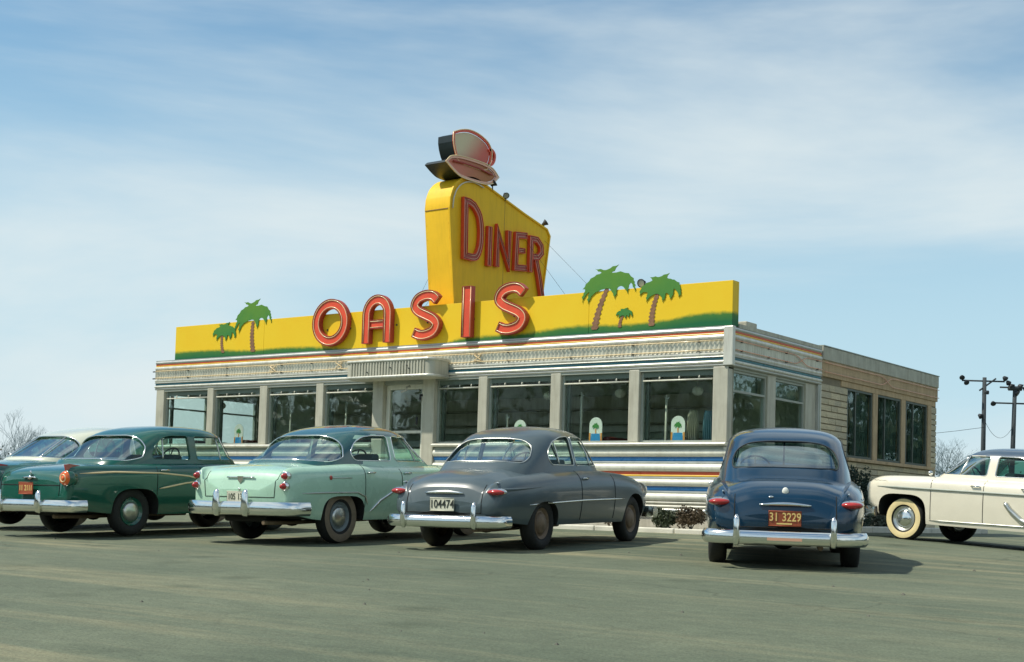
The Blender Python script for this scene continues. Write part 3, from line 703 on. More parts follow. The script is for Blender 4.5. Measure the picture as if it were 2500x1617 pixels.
for (y0, y1) in ((4.80, 6.06), (6.30, 7.58), (7.88, 9.12)):
    w = abox('window', (-.075, -.025, y0, y0 + .05, 1.47, 2.81), 'frame_dark')
    for d in ((-.075, -.025, y1 - .05, y1, 1.47, 2.81), (-.075, -.025, y0 + .05, y1 - .05, 2.77, 2.81), (-.075, -.025, y0 + .05, y1 - .05, 1.47, 1.52), (-.07, -.03, y0 + .42, y0 + .455, 1.52, 2.77)):
        abox('frame', d, 'frame_dark', w)
    abox('pane', (-.053, -.047, y0 + .05, y0 + .42, 1.52, 2.77), 'window_glass', w); abox('pane', (-.053, -.047, y0 + .455, y1 - .05, 1.52, 2.77), 'window_glass', w)
    # pleated drape hanging inside
    m = MB(); k = 60; vs = []
    for i in range(k + 1):
        yy = y0 + .43 + (y1 - y0 - .40) * i / k; xx = -.15 + .035 * math.sin(i * 1.05) + .012 * math.sin(i * .37)
        for z in (1.42, 2.82): vs.append((xx - av.x, yy - av.y, z))
    m.add(vs, [(2 * i, 2 * i + 1, 2 * i + 3, 2 * i + 2) for i in range(k)], 0, True)
    m.build('drape', 'drape_green', w)
    if y1 < 9: abox('mullion', (-.12, -.002, y1 + .002, y1 + .235, 1.47, 2.812), 'tan_band', bevel=.008)
abox('mullion', (-.12, -.002, 9.125, 9.352, 1.47, 2.812), 'tan_band', bevel=.008)
for s in (0, 1):
    pts = [(3.6, s), (5.8, s)] + [(yy, s + (1 - 2 * s) * t) for yy, t in cross(6.65, .36)] + [(7.65, 1 - s), (9.66, 1 - s)]
    q = crspline([(.045, a, zl - .02 + (zu + .02 - zl) * b) for a, b in pts], 5)
    m = MB().tube([(a - av.x, b - av.y, c) for a, b, c in q], .0085, 6); m.build('neon_tube', 'neon_pink', ann)

# ------------------------------------------------------------------ painted sign board above the fascia
brd = empty('sign_board', (-7.05, .1, 3.43), label='long yellow board painted with green hill, palm cut-outs and red OASIS letters', cat='sign')
bv = Vector(brd.location)
def bbuild(m, name, mat, parent=brd, **k):
    m.v = [(a - bv.x, b - bv.y, c - bv.z) for a, b, c in m.v]; return m.build(name, mat, parent, **k)
# panels keep world coordinates in their mesh so the painted hill runs on across the joints
for a, b in ((-14.1, -11.2), (-11.196, -8.3), (-8.296, -5.6), (-5.596, -2.85), (-2.846, 0.0)):
    o = MB().box(a, b, 0.0, .22, 3.432, 4.18).build('panel', 'painted_board', brd, bevel=.004); o.location = -bv
R1 = [(700,130),(760,135),(815,152),(880,120),(940,108),(900,170),(870,185),(960,178),(1040,205),(1090,260),(1110,330),(1112,400),(1085,348),(1064,302),(1044,348),(1035,412),(1008,362),(970,328),(934,342),(926,402),(906,452),(880,385),(850,345),(800,345),(745,362),(695,388),(662,432),(640,488),(628,440),(648,362),(604,410),(580,468),(574,410),(606,335),(580,330),(610,280),(660,225),(720,190),(770,175),(735,160)]
R2 = [(1255,230),(1310,225),(1345,235),(1390,215),(1445,203),(1420,250),(1490,275),(1540,310),(1555,370),(1560,430),(1535,460),(1525,410),(1490,365),(1485,430),(1455,478),(1440,420),(1415,405),(1405,460),(1380,495),(1370,440),(1330,405),(1280,420),(1245,450),(1225,485),(1220,440),(1235,385),(1190,380),(1160,415),(1155,370),(1175,320),(1220,285),(1280,265)]
def norm(p):
    xs_ = [q[0] for q in p]; zs_ = [q[1] for q in p]; a, b, c, d = min(xs_), max(xs_), min(zs_), max(zs_)
    return [((q[0] - a) / (b - a), 1 - (q[1] - c) / (d - c)) for q in p]
def leaf_edge(p):
    # notch the outline like feathered fronds
    out = []
    n_ = len(p)
    for i in range(n_):
        a, b = p[i], p[(i + 1) % n_]; L_ = math.hypot(b[0] - a[0], b[1] - a[1]); k = max(1, int(L_ / .09)); nx_, nz_ = -(b[1] - a[1]) / max(L_, 1e-6), (b[0] - a[0]) / max(L_, 1e-6)
        for j in range(k):
            out.append((a[0] + (b[0] - a[0]) * j / k, a[1] + (b[1] - a[1]) * j / k))
            t = (j + .55) / k; out.append((a[0] + (b[0] - a[0]) * t - nx_ * .013, a[1] + (b[1] - a[1]) * t - nz_ * .013))
    return out
def palm(shape, x0, x1, z0, z1, base, top, wb_, wt, y=-.016, flip=False, label=None):
    m = MB(); n_ = 9; L_, Rr = [], []
    for i in range(n_ * 2 + 1):
        t = i / (n_ * 2); w_ = (wb_ + (wt - wb_) * t) / 2 * (1.4 if i % 2 else .8); bend = math.sin(math.pi * t) * .035
        cx_ = base[0] + (top[0] - base[0]) * t - bend; cz_ = base[1] + (top[1] - base[1]) * t
        L_.append((cx_ - w_, cz_)); Rr.append((cx_ + w_, cz_))
    m.prism(L_ + Rr[::-1], 'y', y + .008, -.002)
    tr = bbuild(m, 'palm_trunk', 'palm_trunk')
    p = norm(shape)
    if flip: p = [(1 - a, b) for a, b in p]
    p = [(x0 + a * (x1 - x0), z0 + b * (z1 - z0)) for a, b in leaf_edge(p)]
    m = MB().prism(p, 'y', y, y + .012); o = bbuild(m, 'palm_crown', 'palm_green')
    if label: o['label'] = label
palm(R1, -3.0, -1.88, 3.96, 4.62, (-2.72, 3.50), (-2.47, 4.22), .125, .075, label='largest green palm crown rising above the board')
palm(R2, -1.80, -.97, 3.90, 4.39, (-1.55, 3.50), (-1.43, 4.08), .105, .065)
palm(R2, -2.27, -1.93, 3.66, 3.85, (-2.19, 3.51), (-2.09, 3.76), .06, .04)
palm(R1, -12.12, -10.97, 3.92, 4.64, (-11.52, 3.50), (-11.55, 4.16), .12, .075, flip=False)
palm(R2, -12.83, -12.07, 3.78, 4.19, (-12.48, 3.52), (-12.52, 3.95), .08, .055)

# stroked letters -----------------------------------------------------------
def offset_path(p, d, closed):
    out = []; n_ = len(p)
    for i in range(n_):
        a = p[i - 1] if (closed or i) else None; b = p[i]; c = p[(i + 1) % n_] if (closed or i < n_ - 1) else None
        def nn(u, v):
            L_ = math.hypot(v[0] - u[0], v[1] - u[1]) or 1e-9; return (-(v[1] - u[1]) / L_, (v[0] - u[0]) / L_)
        if a is None: nx_, ny_ = nn(b, c); k = 1
        elif c is None: nx_, ny_ = nn(a, b); k = 1
        else:
            n1 = nn(a, b); n2 = nn(b, c); nx_, ny_ = n1[0] + n2[0], n1[1] + n2[1]; L_ = math.hypot(nx_, ny_) or 1e-9; nx_ /= L_; ny_ /= L_
            k = 1 / max(.45, nx_ * n1[0] + ny_ * n1[1])
        out.append((b[0] + nx_ * d * k, b[1] + ny_ * d * k))
    return out
def stroke(m, path, w, f0, f1, to3, closed=False, mi=0):
    """solid ribbon of width w along 2D path, between depths f0 (face) and f1 (back)"""
    A = offset_path(path, w / 2, closed); B = offset_path(path, -w / 2, closed); n_ = len(path); vs = []
    for a, b in zip(A, B): vs += [to3(a, f0), to3(b, f0), to3(b, f1), to3(a, f1)]
    fs = []
    for i in range(n_ if closed else n_ - 1):
        j = (i + 1) % n_
        for q in range(4): fs.append((i * 4 + q, i * 4 + (q + 1) % 4, j * 4 + (q + 1) % 4, j * 4 + q))
    if not closed: fs += [(0, 1, 2, 3), tuple((n_ - 1) * 4 + q for q in (3, 2, 1, 0))]
    m.add(vs, fs, mi, False)
def edge_loop(path, w, closed):
    if closed: return [(offset_path(path, w / 2, True), True), (offset_path(path, -w / 2, True), True)]
    A = offset_path(path, w / 2, False); B = offset_path(path, -w / 2, False)
    return [(A + B[::-1], True)]
def channel_letter(name, paths, w, face, back, to3, parent, bld, mats=('sign_red', 'sign_darkred', 'neon_cream'), tube=.009, label=None):
    """recessed face with raised rim and neon tube outline"""
    d = 1 if back > face else -1
    m = MB()
    for i, (p, c, ww) in enumerate(paths): stroke(m, p, ww - .004, face + d * (.022 + .003 * i), back, to3, c)
    root = bld(m, name, mats[0], parent)
    if label: root['label'] = label
    m = MB()
    for i, (p, c, ww) in enumerate(paths):
        for lp, cl in edge_loop(p, ww, c): stroke(m, lp, .010, face + .002 * i, back - d * .01, to3, cl)
    bld(m, 'rim', mats[1], root)
    m = MB()
    for i, (p, c, ww) in enumerate(paths):
        for lp, cl in edge_loop(p, ww - .05 if ww > .15 else ww - .06, c): m.tube([to3(q, face + d * .012) for q in lp], tube, 6, closed=cl)
    bld(m, 'neon_tube', mats[2], root)
    return root
def bld_board(m, name, mat, parent):
    return bbuild(m, name, mat, parent)
def arc2(cx, cz, rx, rz, a0, a1, n_=14): return [(cx + rx * math.cos(R(a0 + (a1 - a0) * i / n_)), cz + rz * math.sin(R(a0 + (a1 - a0) * i / n_))) for i in range(n_ + 1)]
LX = -.15; zA, zB = 3.505, 4.465; zc_ = (zA + zB) / 2; LW = .19
to_front = lambda q, h: (q[0] + LX, h, q[1])
FY, BY = -.125, -.006
def S_path(cx, hw):
    rz = (zB - zA - LW) / 4; r = hw - LW / 2
    up = arc2(cx, zB - LW / 2 - rz, r, rz, 22, 270, 20); dn = arc2(cx, zA + LW / 2 + rz, r, rz, 90, -158, 20)
    return [(cx + r * .98, up[0][1] + .02)] + up[:-1] + dn[0:] + [(cx - r * .98, dn[-1][1] - .005)]
def S_path2(cx, hw):
    rz = (zB - zA - LW) / 4; r = hw - LW / 2
    pts = [(cx + r, zB - LW / 2 - rz * .55), (cx + r * .62, zB - LW / 2 - rz * .12), (cx, zB - LW / 2), (cx - r * .7, zB - LW / 2 - rz * .30), (cx - r, zB - LW / 2 - rz), (cx - r * .66, zc_ + rz * .42),
           (cx, zc_), (cx + r * .66, zc_ - rz * .42), (cx + r, zA + LW / 2 + rz), (cx + r * .7, zA + LW / 2 + rz * .30), (cx, zA + LW / 2), (cx - r * .6, zA + LW / 2 + rz * .05), (cx - r * 1.02, zA + LW / 2 + rz * .30)]
    return crspline(pts, 4)
channel_letter('letter', [(arc2(-8.98, zc_, .50 - LW / 2, (zB - zA - LW) / 2, 0, 360, 40)[:-1], True, LW)], LW, FY, BY, to_front, brd, bld_board, label='red letter O')
wA = .76; rA = wA / 2 - LW / 2; xa = -7.69
pA = [(xa - rA, zA), (xa - rA, zA + .3)] + arc2(xa, zB - LW / 2 - rA * 1.05, rA, rA * 1.05, 180, 0, 18) + [(xa + rA, zA + .3), (xa + rA, zA)]
channel_letter('letter', [(pA, False, LW), ([(xa - rA + LW / 2 + .012, zA + .37), (xa + rA - LW / 2 - .012, zA + .37)], False, .17)], LW, FY, BY, to_front, brd, bld_board, label='red letter A')
channel_letter('letter', [(S_path2(-6.43, .37), False, LW)], LW, FY, BY, to_front, brd, bld_board, label='red letter S beside the A')
channel_letter('letter', [([(-5.40, zA), (-5.40, zB)], False, .225)], .225, FY, BY, to_front, brd, bld_board, label='red letter I')
channel_letter('letter', [(S_path2(-4.37, .37), False, LW)], LW, FY, BY, to_front, brd, bld_board, label='red letter S at the end of the word')
for xx in (-9.3, -8.65, -8.0, -7.4, -6.6, -6.3, -5.45, -4.5, -4.2):
    bbuild(MB().tube([(xx, -.012, 3.85), (xx, .0, 3.85)], .02, 6), 'bracket', 'fitting_dark')

# ------------------------------------------------------------------ upright DINER sign on the roof
SX0, SX1 = -6.86, -6.245
sg = empty('roof_sign', (-6.55, 1.7, 3.38), label='tall yellow roof sign with slanting top and red DINER letters', cat='sign')
sv = Vector(sg.location)
def sbuild(m, name, mat, parent=sg, **k):
    m.v = [(a - sv.x, b - sv.y, c - sv.z) for a, b, c in m.v]; return m.build(name, mat, parent, **k)
face = [(.43, 3.38), (.10, 6.10)] + crspline([(.115, 6.30), (.20, 6.50), (.35, 6.66), (.56, 6.77), (.85, 6.815), (1.15, 6.77)], 4) + [(2.53, 6.43), (3.36, 6.25), (3.47, 6.12), (3.26, 4.85), (3.05, 3.38)]
sbuild(MB().prism(face, 'x', SX0, SX1, smooth=True), 'panel', 'sign_yellow', angle=30)
to_side = lambda q, h: (h, q[0], q[1])
sbuild(MB().box(SX0 + .01, SX1 - .01, .094, .104, 6.075, 6.087), 'seam', 'palm_trunk')
sbuild(MB().box(SX1 - .002, SX1 + .002, 1.88, 1.888, 3.5, 6.57), 'seam', 'palm_trunk')
for zz in np.arange(4.4, 6.1, .28):
    for xx in (SX0 + .03, SX1 - .03): sbuild(MB().ellipsoid((xx, .10 + (6.1 - zz) * .1213, zz), (.009, .007, .009), 8, 6), 'rivet', 'sign_yellow')
m = MB(); stroke(m, offset_path(face, -.02, True) if False else face, .035, SX1 + .03, SX1 - .005, to_side, True); sbuild(m, 'edge_moulding', 'sign_yellow')
inn = [(a, b) for a, b in offset_path(face[1:-3], -.085, False)]
sbuild(MB().tube([to_side(q, SX1 + .03) for q in inn[:22]], .014, 6), 'neon_tube', 'enamel_white')
def bld_sign(m, name, mat, parent): return sbuild(m, name, mat, parent)
dm = ('sign_darkred', 'sign_red', 'neon_pink')
LF, LB = SX1 + .085, SX1 + .002
def L2(paths, label): channel_letter('letter', paths, .13, LF, LB, to_side, sg, bld_sign, dm, .008, label)
w = .13
Dp = [(.56, 5.22), (.53, 6.30), (.66, 6.30)] + crspline([(.80, 6.26), (.98, 6.08), (1.05, 5.78), (1.03, 5.48), (.93, 5.27), (.78, 5.22)], 4)
L2([(Dp, True, w)], 'tall red letter D')
L2([([(1.325, 5.14), (1.325, 5.93)], False, w)], 'red letter I')
L2([([(1.59, 5.17), (1.59, 5.90), (1.97, 5.26), (1.97, 5.96)], False, .12)], 'red letter N')
L2([([(2.58, 5.97), (2.24, 5.93), (2.22, 5.25), (2.60, 5.29)], False, .12), ([(2.29, 5.62), (2.52, 5.64)], False, .10)], 'red letter E')
L2([([(2.74, 5.24), (2.74, 5.94), (2.95, 5.95), (3.10, 5.84), (3.12, 5.70), (3.0, 5.59), (2.81, 5.57)], False, .12), ([(2.93, 5.52), (3.05, 5.2), (3.20, 4.72)], False, .12)], 'red letter R with its long leg')
# guy wires and base frame
for q in (((-6.86, 1.4, 5.6), (-8.6, 1.2, 3.40)), ((-6.24, 2.6, 5.9), (-4.3, 3.0, 3.40)), ((-6.24, 3.3, 6.0), (-3.4, 3.3, 3.42)), ((-6.86, .6, 5.3), (-7.9, .5, 3.45))):
    sbuild(MB().tube(q, .003, 5), 'guy_wire', 'fitting_dark')
# floodlights clipped along the slanting top edge
def flood(name, p, d, label, parent=None, s=1.0, group=None):
    r = empty(name, p, label=label, cat='floodlight', group=group)
    d = Vector(d).normalized(); q = d.to_track_quat('Z', 'Y').to_matrix().to_4x4()
    m = MB().lathe([(.0, -.06 * s), (.03 * s, -.055 * s), (.05 * s, 0), (.085 * s, .07 * s), (.088 * s, .085 * s), (.07 * s, .085 * s)], 'z', 14); m.v = [tuple(q @ Vector(v) + Vector((0, 0, .12 * s))) for v in m.v]
    m.build('lamp_head', 'fitting_dark', r)
    m = MB().lathe([(.0, .08 * s), (.07 * s, .082 * s)], 'z', 14); m.v = [tuple(q @ Vector(v) + Vector((0, 0, .12 * s))) for v in m.v]; m.build('lens', 'frame_grey', r)
    MB().tube([(0, 0, -.03), (0, 0, .10 * s)], .014, 6).build('bracket', 'fitting_dark', r)
    return r
flood('floodlight', (-6.22, 1.42, 6.72), (.6, .5, .55), 'small dark floodlight on sign edge just below the saucer', s=.8)
flood('floodlight', (-6.22, 1.85, 6.60), (.5, -.3, -.4), 'small dark floodlight halfway up the slanting sign edge', s=.8)
flood('floodlight', (-6.27, 3.30, 6.27), (.5, .4, .5), 'small dark floodlight at the low back corner of the sign', s=.8)
flood('floodlight', (-1.81, .12, 4.18), (0, -1, -.3), 'round dark floodlight between the two large palm crowns', s=.9)

# coffee cup and saucer on top of the sign: thick cut-out shapes
cup = empty('coffee_cup_sign', (-6.45, .75, 6.80), label='giant pink coffee cup and saucer sculpture with navy edges on sign top', cat='sign')
cv_ = Vector(cup.location)
def cbuild(m, name, mat, parent=cup, **k):
    m.v = [(a - cv_.x, b - cv_.y, c - cv_.z) for a, b, c in m.v]; return m.build(name, mat, parent, **k)
cupo = crspline([(.20, 7.55), (.40, 7.63), (.62, 7.68), (.85, 7.68), (1.05, 7.64), (1.22, 7.57), (1.31, 7.45), (1.29, 7.28), (1.18, 7.12)], 4) + crspline([(1.0, 7.08), (.6, 7.08), (.36, 7.10), (.25, 7.26), (.20, 7.42)], 4)
m = MB().prism(cupo, 'x', -6.66, -6.25); m.mi = [1 if q >= 100 else 0 for q in m.mi]
cu_ = cbuild(m, 'cup', ['navy', 'cup_face'])
m = MB(); stroke(m, offset_path(cupo, .03, True), .04, -6.225, -6.252, to_side, True); cbuild(m, 'rim', 'sign_red', cu_)
cbuild(MB().tube([to_side(q, -6.22) for q in offset_path(cupo, .06, True)], .011, 6, closed=True), 'neon_tube', 'neon_cream', cu_)
hd = crspline([(1.27, 7.47), (1.38, 7.51), (1.48, 7.44), (1.47, 7.31), (1.38, 7.21), (1.22, 7.17)], 5)
m = MB(); stroke(m, hd, .05, -6.225, -6.36, to_side); cbuild(m, 'handle', 'sign_red')
sau = crspline([(-.02, 6.965), (.06, 7.03), (.22, 7.075), (.42, 7.10), (.8, 7.115), (1.13, 7.11), (1.35, 7.07), (1.49, 6.98)], 4) + crspline([(1.38, 6.88), (1.2, 6.82), (.9, 6.79), (.45, 6.79), (.28, 6.82), (.12, 6.89)], 4)
m = MB().prism(sau, 'x', -6.80, -6.215); m.mi = [1 if q >= 100 else 0 for q in m.mi]
sa_ = cbuild(m, 'saucer', ['navy', 'saucer_face'])
m = MB(); stroke(m, offset_path(sau, .025, True), .04, -6.185, -6.217, to_side, True); cbuild(m, 'rim', 'neon_pink', sa_)
cbuild(MB().tube([to_side(q, -6.18) for q in offset_path(sau, .055, True)], .011, 6, closed=True), 'neon_tube', 'neon_cream', sa_)
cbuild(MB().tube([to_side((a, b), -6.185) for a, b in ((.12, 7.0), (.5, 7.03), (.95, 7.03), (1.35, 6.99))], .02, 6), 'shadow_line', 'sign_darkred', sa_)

# roof vent behind the corner
vt = empty('roof_vent', (-.45, 1.2, 3.38), label='small square metal roof vent behind the board end', cat='vent')
MB().box(-.12, .12, -.12, .12, 0, .16).build('duct', 'roofing', vt); MB().box(-.2, .2, -.2, .2, .16, .26).build('hood', 'concrete_band', vt, .02)

# ------------------------------------------------------------------ things inside, seen through the glass
def arch(w_, h_, n_=10): return [(-w_ / 2, 0), (w_ / 2, 0), (w_ / 2, h_ - w_ / 2)] + [(w_ / 2 * math.cos(math.pi * i / n_), h_ - w_ / 2 + w_ / 2 * math.sin(math.pi * i / n_)) for i in range(1, n_)] + [(-w_ / 2, h_ - w_ / 2)]
def placard(x, label, tall=.42):
    r = empty('window_placard', (x, .145, 1.535), label=label, cat='sign', group='arched window cards'); wd_ = .27
    MB().prism(arch(wd_, tall), 'y', -.006, .006).build('card', 'card_white', r)
    MB().prism([(-wd_ / 2 + .03, 0.0), (wd_ / 2 - .03, 0.0), (wd_ / 2 - .05, .13), (-wd_ / 2 + .05, .13)], 'y', -.012, -.0065).build('blue_panel', 'card_blue', r)
    m = MB().box(-wd_ / 2, -wd_ / 2 + .03, -.013, -.0065, 0.0, .14).box(wd_ / 2 - .03, wd_ / 2, -.013, -.0065, 0, .14); m.build('border', 'card_orange', r)
    p = norm(R2); MB().prism([(-.07 + a * .14, .20 + b * .12) for a, b in p], 'y', -.012, -.0065).build('palm_picture', 'card_green', r)
    MB().box(-.008, .012, -.0125, -.0066, .131, .215).build('palm_stem', 'card_orange', r)
placard(-12.03, 'white arched palm card in the window left of the mint sedan')
placard(-4.40, 'white arched palm card mostly hidden behind the grey sedan roof', .40)
placard(-2.73, 'white arched palm card in the window right above the grey sedan')
placard(-1.06, 'white arched palm card in the last front window by the corner pillar')
def cloth(name, x0, x1, y, z0, z1, mat, label):
    m = MB(); k = 24; vs = []; cx = (x0 + x1) / 2
    for z, s_ in ((z0, 1.0), (z0 + (z1 - z0) * .7, .92), (z1, .62)):
        for i in range(k + 1):
            t = i / k; vs.append(((x0 + (x1 - x0) * t - cx) * s_, .03 * math.sin(i * 1.3) * s_, z - z0))
    m.add(vs, [(r_ * (k + 1) + i, r_ * (k + 1) + i + 1, (r_ + 1) * (k + 1) + i + 1, (r_ + 1) * (k + 1) + i) for r_ in range(2) for i in range(k)], 0, True)
    o = m.build(name, mat); o.location = (cx, y, z0); s = o.modifiers.new('thick', 'SOLIDIFY'); s.thickness = .03
    tag(o, label, 'coat')
cloth('hanging_coat', -.99, -.79, .35, 1.52, 2.06, 'drape_grey', 'grey coat hanging inside the last front window')
cloth('hanging_coat', -.68, -.49, .35, 1.52, 2.05, 'drape_blue', 'blue coat hanging inside next to the corner pillar')
# booths and the counter (dim, behind glass)
for i, xx in enumerate((-13.7, -12.0, -10.3, -8.7, -4.2, -2.6, -1.2)):
    b_ = empty('booth', (xx, .75, .60), label='dark booth bench inside ' + ('the leftmost front window', 'the second window from the left', 'the third window from the left', 'the window just left of the door', 'the second window right of the door', 'the window above the grey sedan bonnet', 'the last front window by the corner')[i], cat='booth', group='booths along the front windows')
    MB().box(-.08, .08, -.5, .55, 0, 1.02).build('backrest', 'inside_red', b_, .05); MB().box(-.45, .45, -.5, .55, 0, .42).build('seat', 'inside_red', b_, .04)
ctr = empty('lunch_counter', (-7.3, 2.5, .60), label='long dark lunch counter at the back of the diner', cat='counter')
MB().box(-6.2, 6.2, -.25, .25, 0, .95).build('base', 'inside_wall', ctr); MB().box(-6.25, 6.25, -.32, .3, .95, 1.0).build('top', 'steel', ctr, .01)
for i, (xx, hh) in enumerate(((-10.6, 1.81), (-8.98, 1.81), (-4.82, 1.45), (-3.155, 1.82), (-1.39, 1.73))):   # slim posts of coat racks
    p_ = empty('coat_rack', (xx, .30, .60), label='thin pale coat rack post in the ' + ('third window from the left', 'window left of the door', 'second window right of the door', 'window above the grey sedan bonnet', 'last front window by the corner pillar')[i], cat='coat rack', group='coat racks between booths')
    MB().tube([(0, 0, 0), (0, 0, hh)], .022, 8).build('post', 'enamel_cream', p_)
    MB().tube([(-.05, 0, hh - .04), (0, 0, hh - .09), (.05, 0, hh - .04)], .008, 6).build('hook', 'chrome', p_)

bb_ = empty('back_bar', (-7.3, 3.2, .60), label='long pale back bar with mirror and shelves on the rear wall', cat='shelf')
MB().box(-5.6, 5.6, -.18, .18, 0, 1.15).build('cabinet', 'steel', bb_, .01); MB().box(-5.5, 5.5, .10, .16, 1.3, 2.05).build('mirror', 'steel_light', bb_, .01)
for zz in (1.45, 1.75): MB().box(-5.5, 5.5, -.14, .09, zz, zz + .03).build('shelf', 'enamel_cream', bb_)
for i, (xx, wn_) in enumerate(((-13.3, 'the leftmost front window'), (-11.7, 'the second window from the left'), (-10.0, 'the third window from the left'), (-8.5, 'the window left of the door'), (-5.6, 'the first window right of the door'), (-4.1, 'the second window right of the door'), (-2.5, 'the window above the grey sedan bonnet'), (-.9, 'the last front window by the corner'))):
    pl_ = empty('pendant_lamp', (xx - .25, .95, 2.45), label='pale globe lamp hanging inside ' + wn_, cat='lamp', group='globe lamps in the diner')
    MB().ellipsoid((0, 0, 0), (.10, .10, .085), 16, 10).build('globe', 'card_white', pl_); MB().tube([(0, 0, .08), (0, 0, .45)], .008, 6).build('stem', 'steel', pl_)

# ------------------------------------------------------------------ cars
def pchip(pts):
    x = np.array([p[0] for p in pts], float); y = np.array([p[1] for p in pts], float); h = np.diff(x); d = np.diff(y) / h; m = np.zeros_like(y)
    if len(x) == 2: m[:] = d[0]
    else:
        for i in range(1, len(x) - 1):
            if d[i - 1] * d[i] > 0:
                w1 = 2 * h[i] + h[i - 1]; w2 = h[i] + 2 * h[i - 1]; m[i] = (w1 + w2) / (w1 / d[i - 1] + w2 / d[i])
        m[0] = d[0]; m[-1] = d[-1]
    def f(t):
        t = min(max(t, x[0]), x[-1]); i = int(min(max(np.searchsorted(x, t) - 1, 0), len(x) - 2)); s = (t - x[i]) / h[i]
        return float((1 + 2 * s) * (1 - s) ** 2 * y[i] + s * (1 - s) ** 2 * h[i] * m[i] + s * s * (3 - 2 * s) * y[i + 1] + s * s * (s - 1) * h[i] * m[i + 1])
    return f
BODY, TRUNK, HOOD, DOOR, DOOR2, DECK, UNDER, WELL = range(8)

def body_mesh(C):
    F = {k: pchip(C[k]) for k in ('zc', 'zs', 'ys', 'yw', 'zw', 'zb', 'yb')}
    x0, x1 = C['zc'][0][0], C['zc'][-1][0]
    st = list(x0 + (x1 - x0) * (0.5 - 0.5 * np.cos(np.linspace(0, math.pi, 46)))) + list(np.linspace(x0, x0 + .12, 6)) + list(np.linspace(x1 - .12, x1, 6))
    keys = list(C['trunk']) + list(C['hood']) + [e for d in C['doors'] for e in d] + list(C['cabin'])
    st = [s for s in st if all(abs(s - k) > .02 for k in keys)] + [k for k in keys if x0 <= k <= x1]
    st = sorted(set(round(s, 4) for s in st))
    seg = [4, 3, 4, 4, 4, 4, 3]
    rows = []
    for x in st:
        zc, zs, ys, yw, zw, zb, yb = (F[k](x) for k in ('zc', 'zs', 'ys', 'yw', 'zw', 'zb', 'yb'))
        zw = max(min(zw, zs - .03), zb + .03); zs = max(zs, zb + .08)
        dip = C.get('dip', .02); yv = max(ys - C.get('vw', .12), ys * .6); zv = min(zc, zs) - dip * min(1, max(0, min(zc, zs) - zb) / .3)
        P = [(0, zc), (yv * .62, zc - .12 * abs(zc - zv) - .006), (yv, zv + (.0 if zc > zs else .0)), (ys, zs), (ys + (yw - ys) * C.get('shk', .80), zs + (zw - zs) * C.get('shz', .36)), (yw, zw), (yw + (yb - yw) * .35, zw + (zb - zw) * .6), (yb, zb)]
        Q = [(-P[1][0], P[1][1])] + P + [(yb - .05, zb - .1)]
        pts = []
        for i in range(7):
            a, b, c, d = Q[i], Q[i + 1], Q[i + 2], Q[i + 3]
            for k in range(seg[i]):
                t = k / seg[i]
                pts.append(tuple(0.5 * (2 * b[q] + (c[q] - a[q]) * t + (2 * a[q] - 5 * b[q] + 4 * c[q] - d[q]) * t * t + (3 * b[q] - a[q] - 3 * c[q] + d[q]) * t ** 3) for q in (0, 1)))
        pts.append(P[7]); pts.append((0, zb))
        rows.append(pts)
    nh = len(rows[0]); tv = seg[0] + seg[1]; ts = tv + seg[2]
    mb = MB(); vs = []
    for x, pts in zip(st, rows):
        ring = [(x, y, z) for y, z in pts] + [(x, -y, z) for y, z in pts[-2:0:-1]]
        vs += ring
    n = len(vs) // len(st)
    def half(k): return k if k < nh - 1 else n - 1 - k
    fs = []; mi = []
    for i in range(len(st) - 1):
        xm = (st[i] + st[i + 1]) / 2
        for k in range(n):
            h = half(k); g = BODY
            if h >= nh - 2: g = UNDER
            elif h < tv:
                if C['trunk'][0] < xm < C['trunk'][1]: g = TRUNK
                elif C['hood'][0] < xm < C['hood'][1]: g = HOOD
                elif C['cabin'][0] < xm < C['cabin'][1]: g = DECK
            elif h >= ts:
                for q, d in enumerate(C['doors']):
                    if d[0] < xm < d[1]: g = (DOOR, DOOR2)[q]
            fs.append((i * n + k, i * n + (k + 1) % n, (i + 1) * n + (k + 1) % n, (i + 1) * n + k)); mi.append(g)
    for end, row in ((0, 0), (1, len(st) - 1)):
        base = row * n; pr = rows[row]; zt, zb_ = pr[0][1], pr[-1][1]
        ci = len(vs); vs.append((st[row] + (.006 if end else -.006), 0, (zt + zb_) / 2))
        for k in range(n):
            f = (base + k, base + (k + 1) % n, ci); fs.append(f if end else f[::-1]); mi.append(BODY if half(k) < nh - 2 else UNDER)
    mb.add(vs, fs, 0, True); mb.mi = mi
    return mb

def gh_mesh(levels, inset, n=72):
    """closed dome from level table (z, xr, xf, w, e)"""
    idx = list(range(len(levels))); fn = [pchip(list(zip(idx, [l[k] for l in levels]))) for k in range(5)]
    ts = []
    for i in range(len(levels) - 1): ts += [i + k / 4 for k in range(4)]
    ts.append(len(levels) - 1)
    vs = []
    for t in ts:
        z, xr, xf, w, e = (f(t) for f in fn); s = inset
        if t > 0: z -= inset * min(1, t / 2)
        xr += s; xf -= s; w -= s; xm = (xr + xf) / 2
        if xf - xr < .08: xr, xf = xm - .04, xm + .04
        w = max(w, .03)
        for k in range(n):
            a = 2 * math.pi * (k + .5) / n; c, q = math.cos(a), math.sin(a)
            vs.append((xm + (xf - xr) / 2 * math.copysign(abs(c) ** (2 / e), c), w * math.copysign(abs(q) ** (2 / e), q), z))
    m = len(ts)
    fs = [(i * n + k, i * n + (k + 1) % n, (i + 1) * n + (k + 1) % n, (i + 1) * n + k) for i in range(m - 1) for k in range(n)]
    top = vs[(m - 1) * n:]; vs.append((sum(p[0] for p in top) / n, 0, top[0][2] + .001))
    fs += [((m - 1) * n + k, (m - 1) * n + (k + 1) % n, len(vs) - 1) for k in range(n)]
    return vs, fs, n

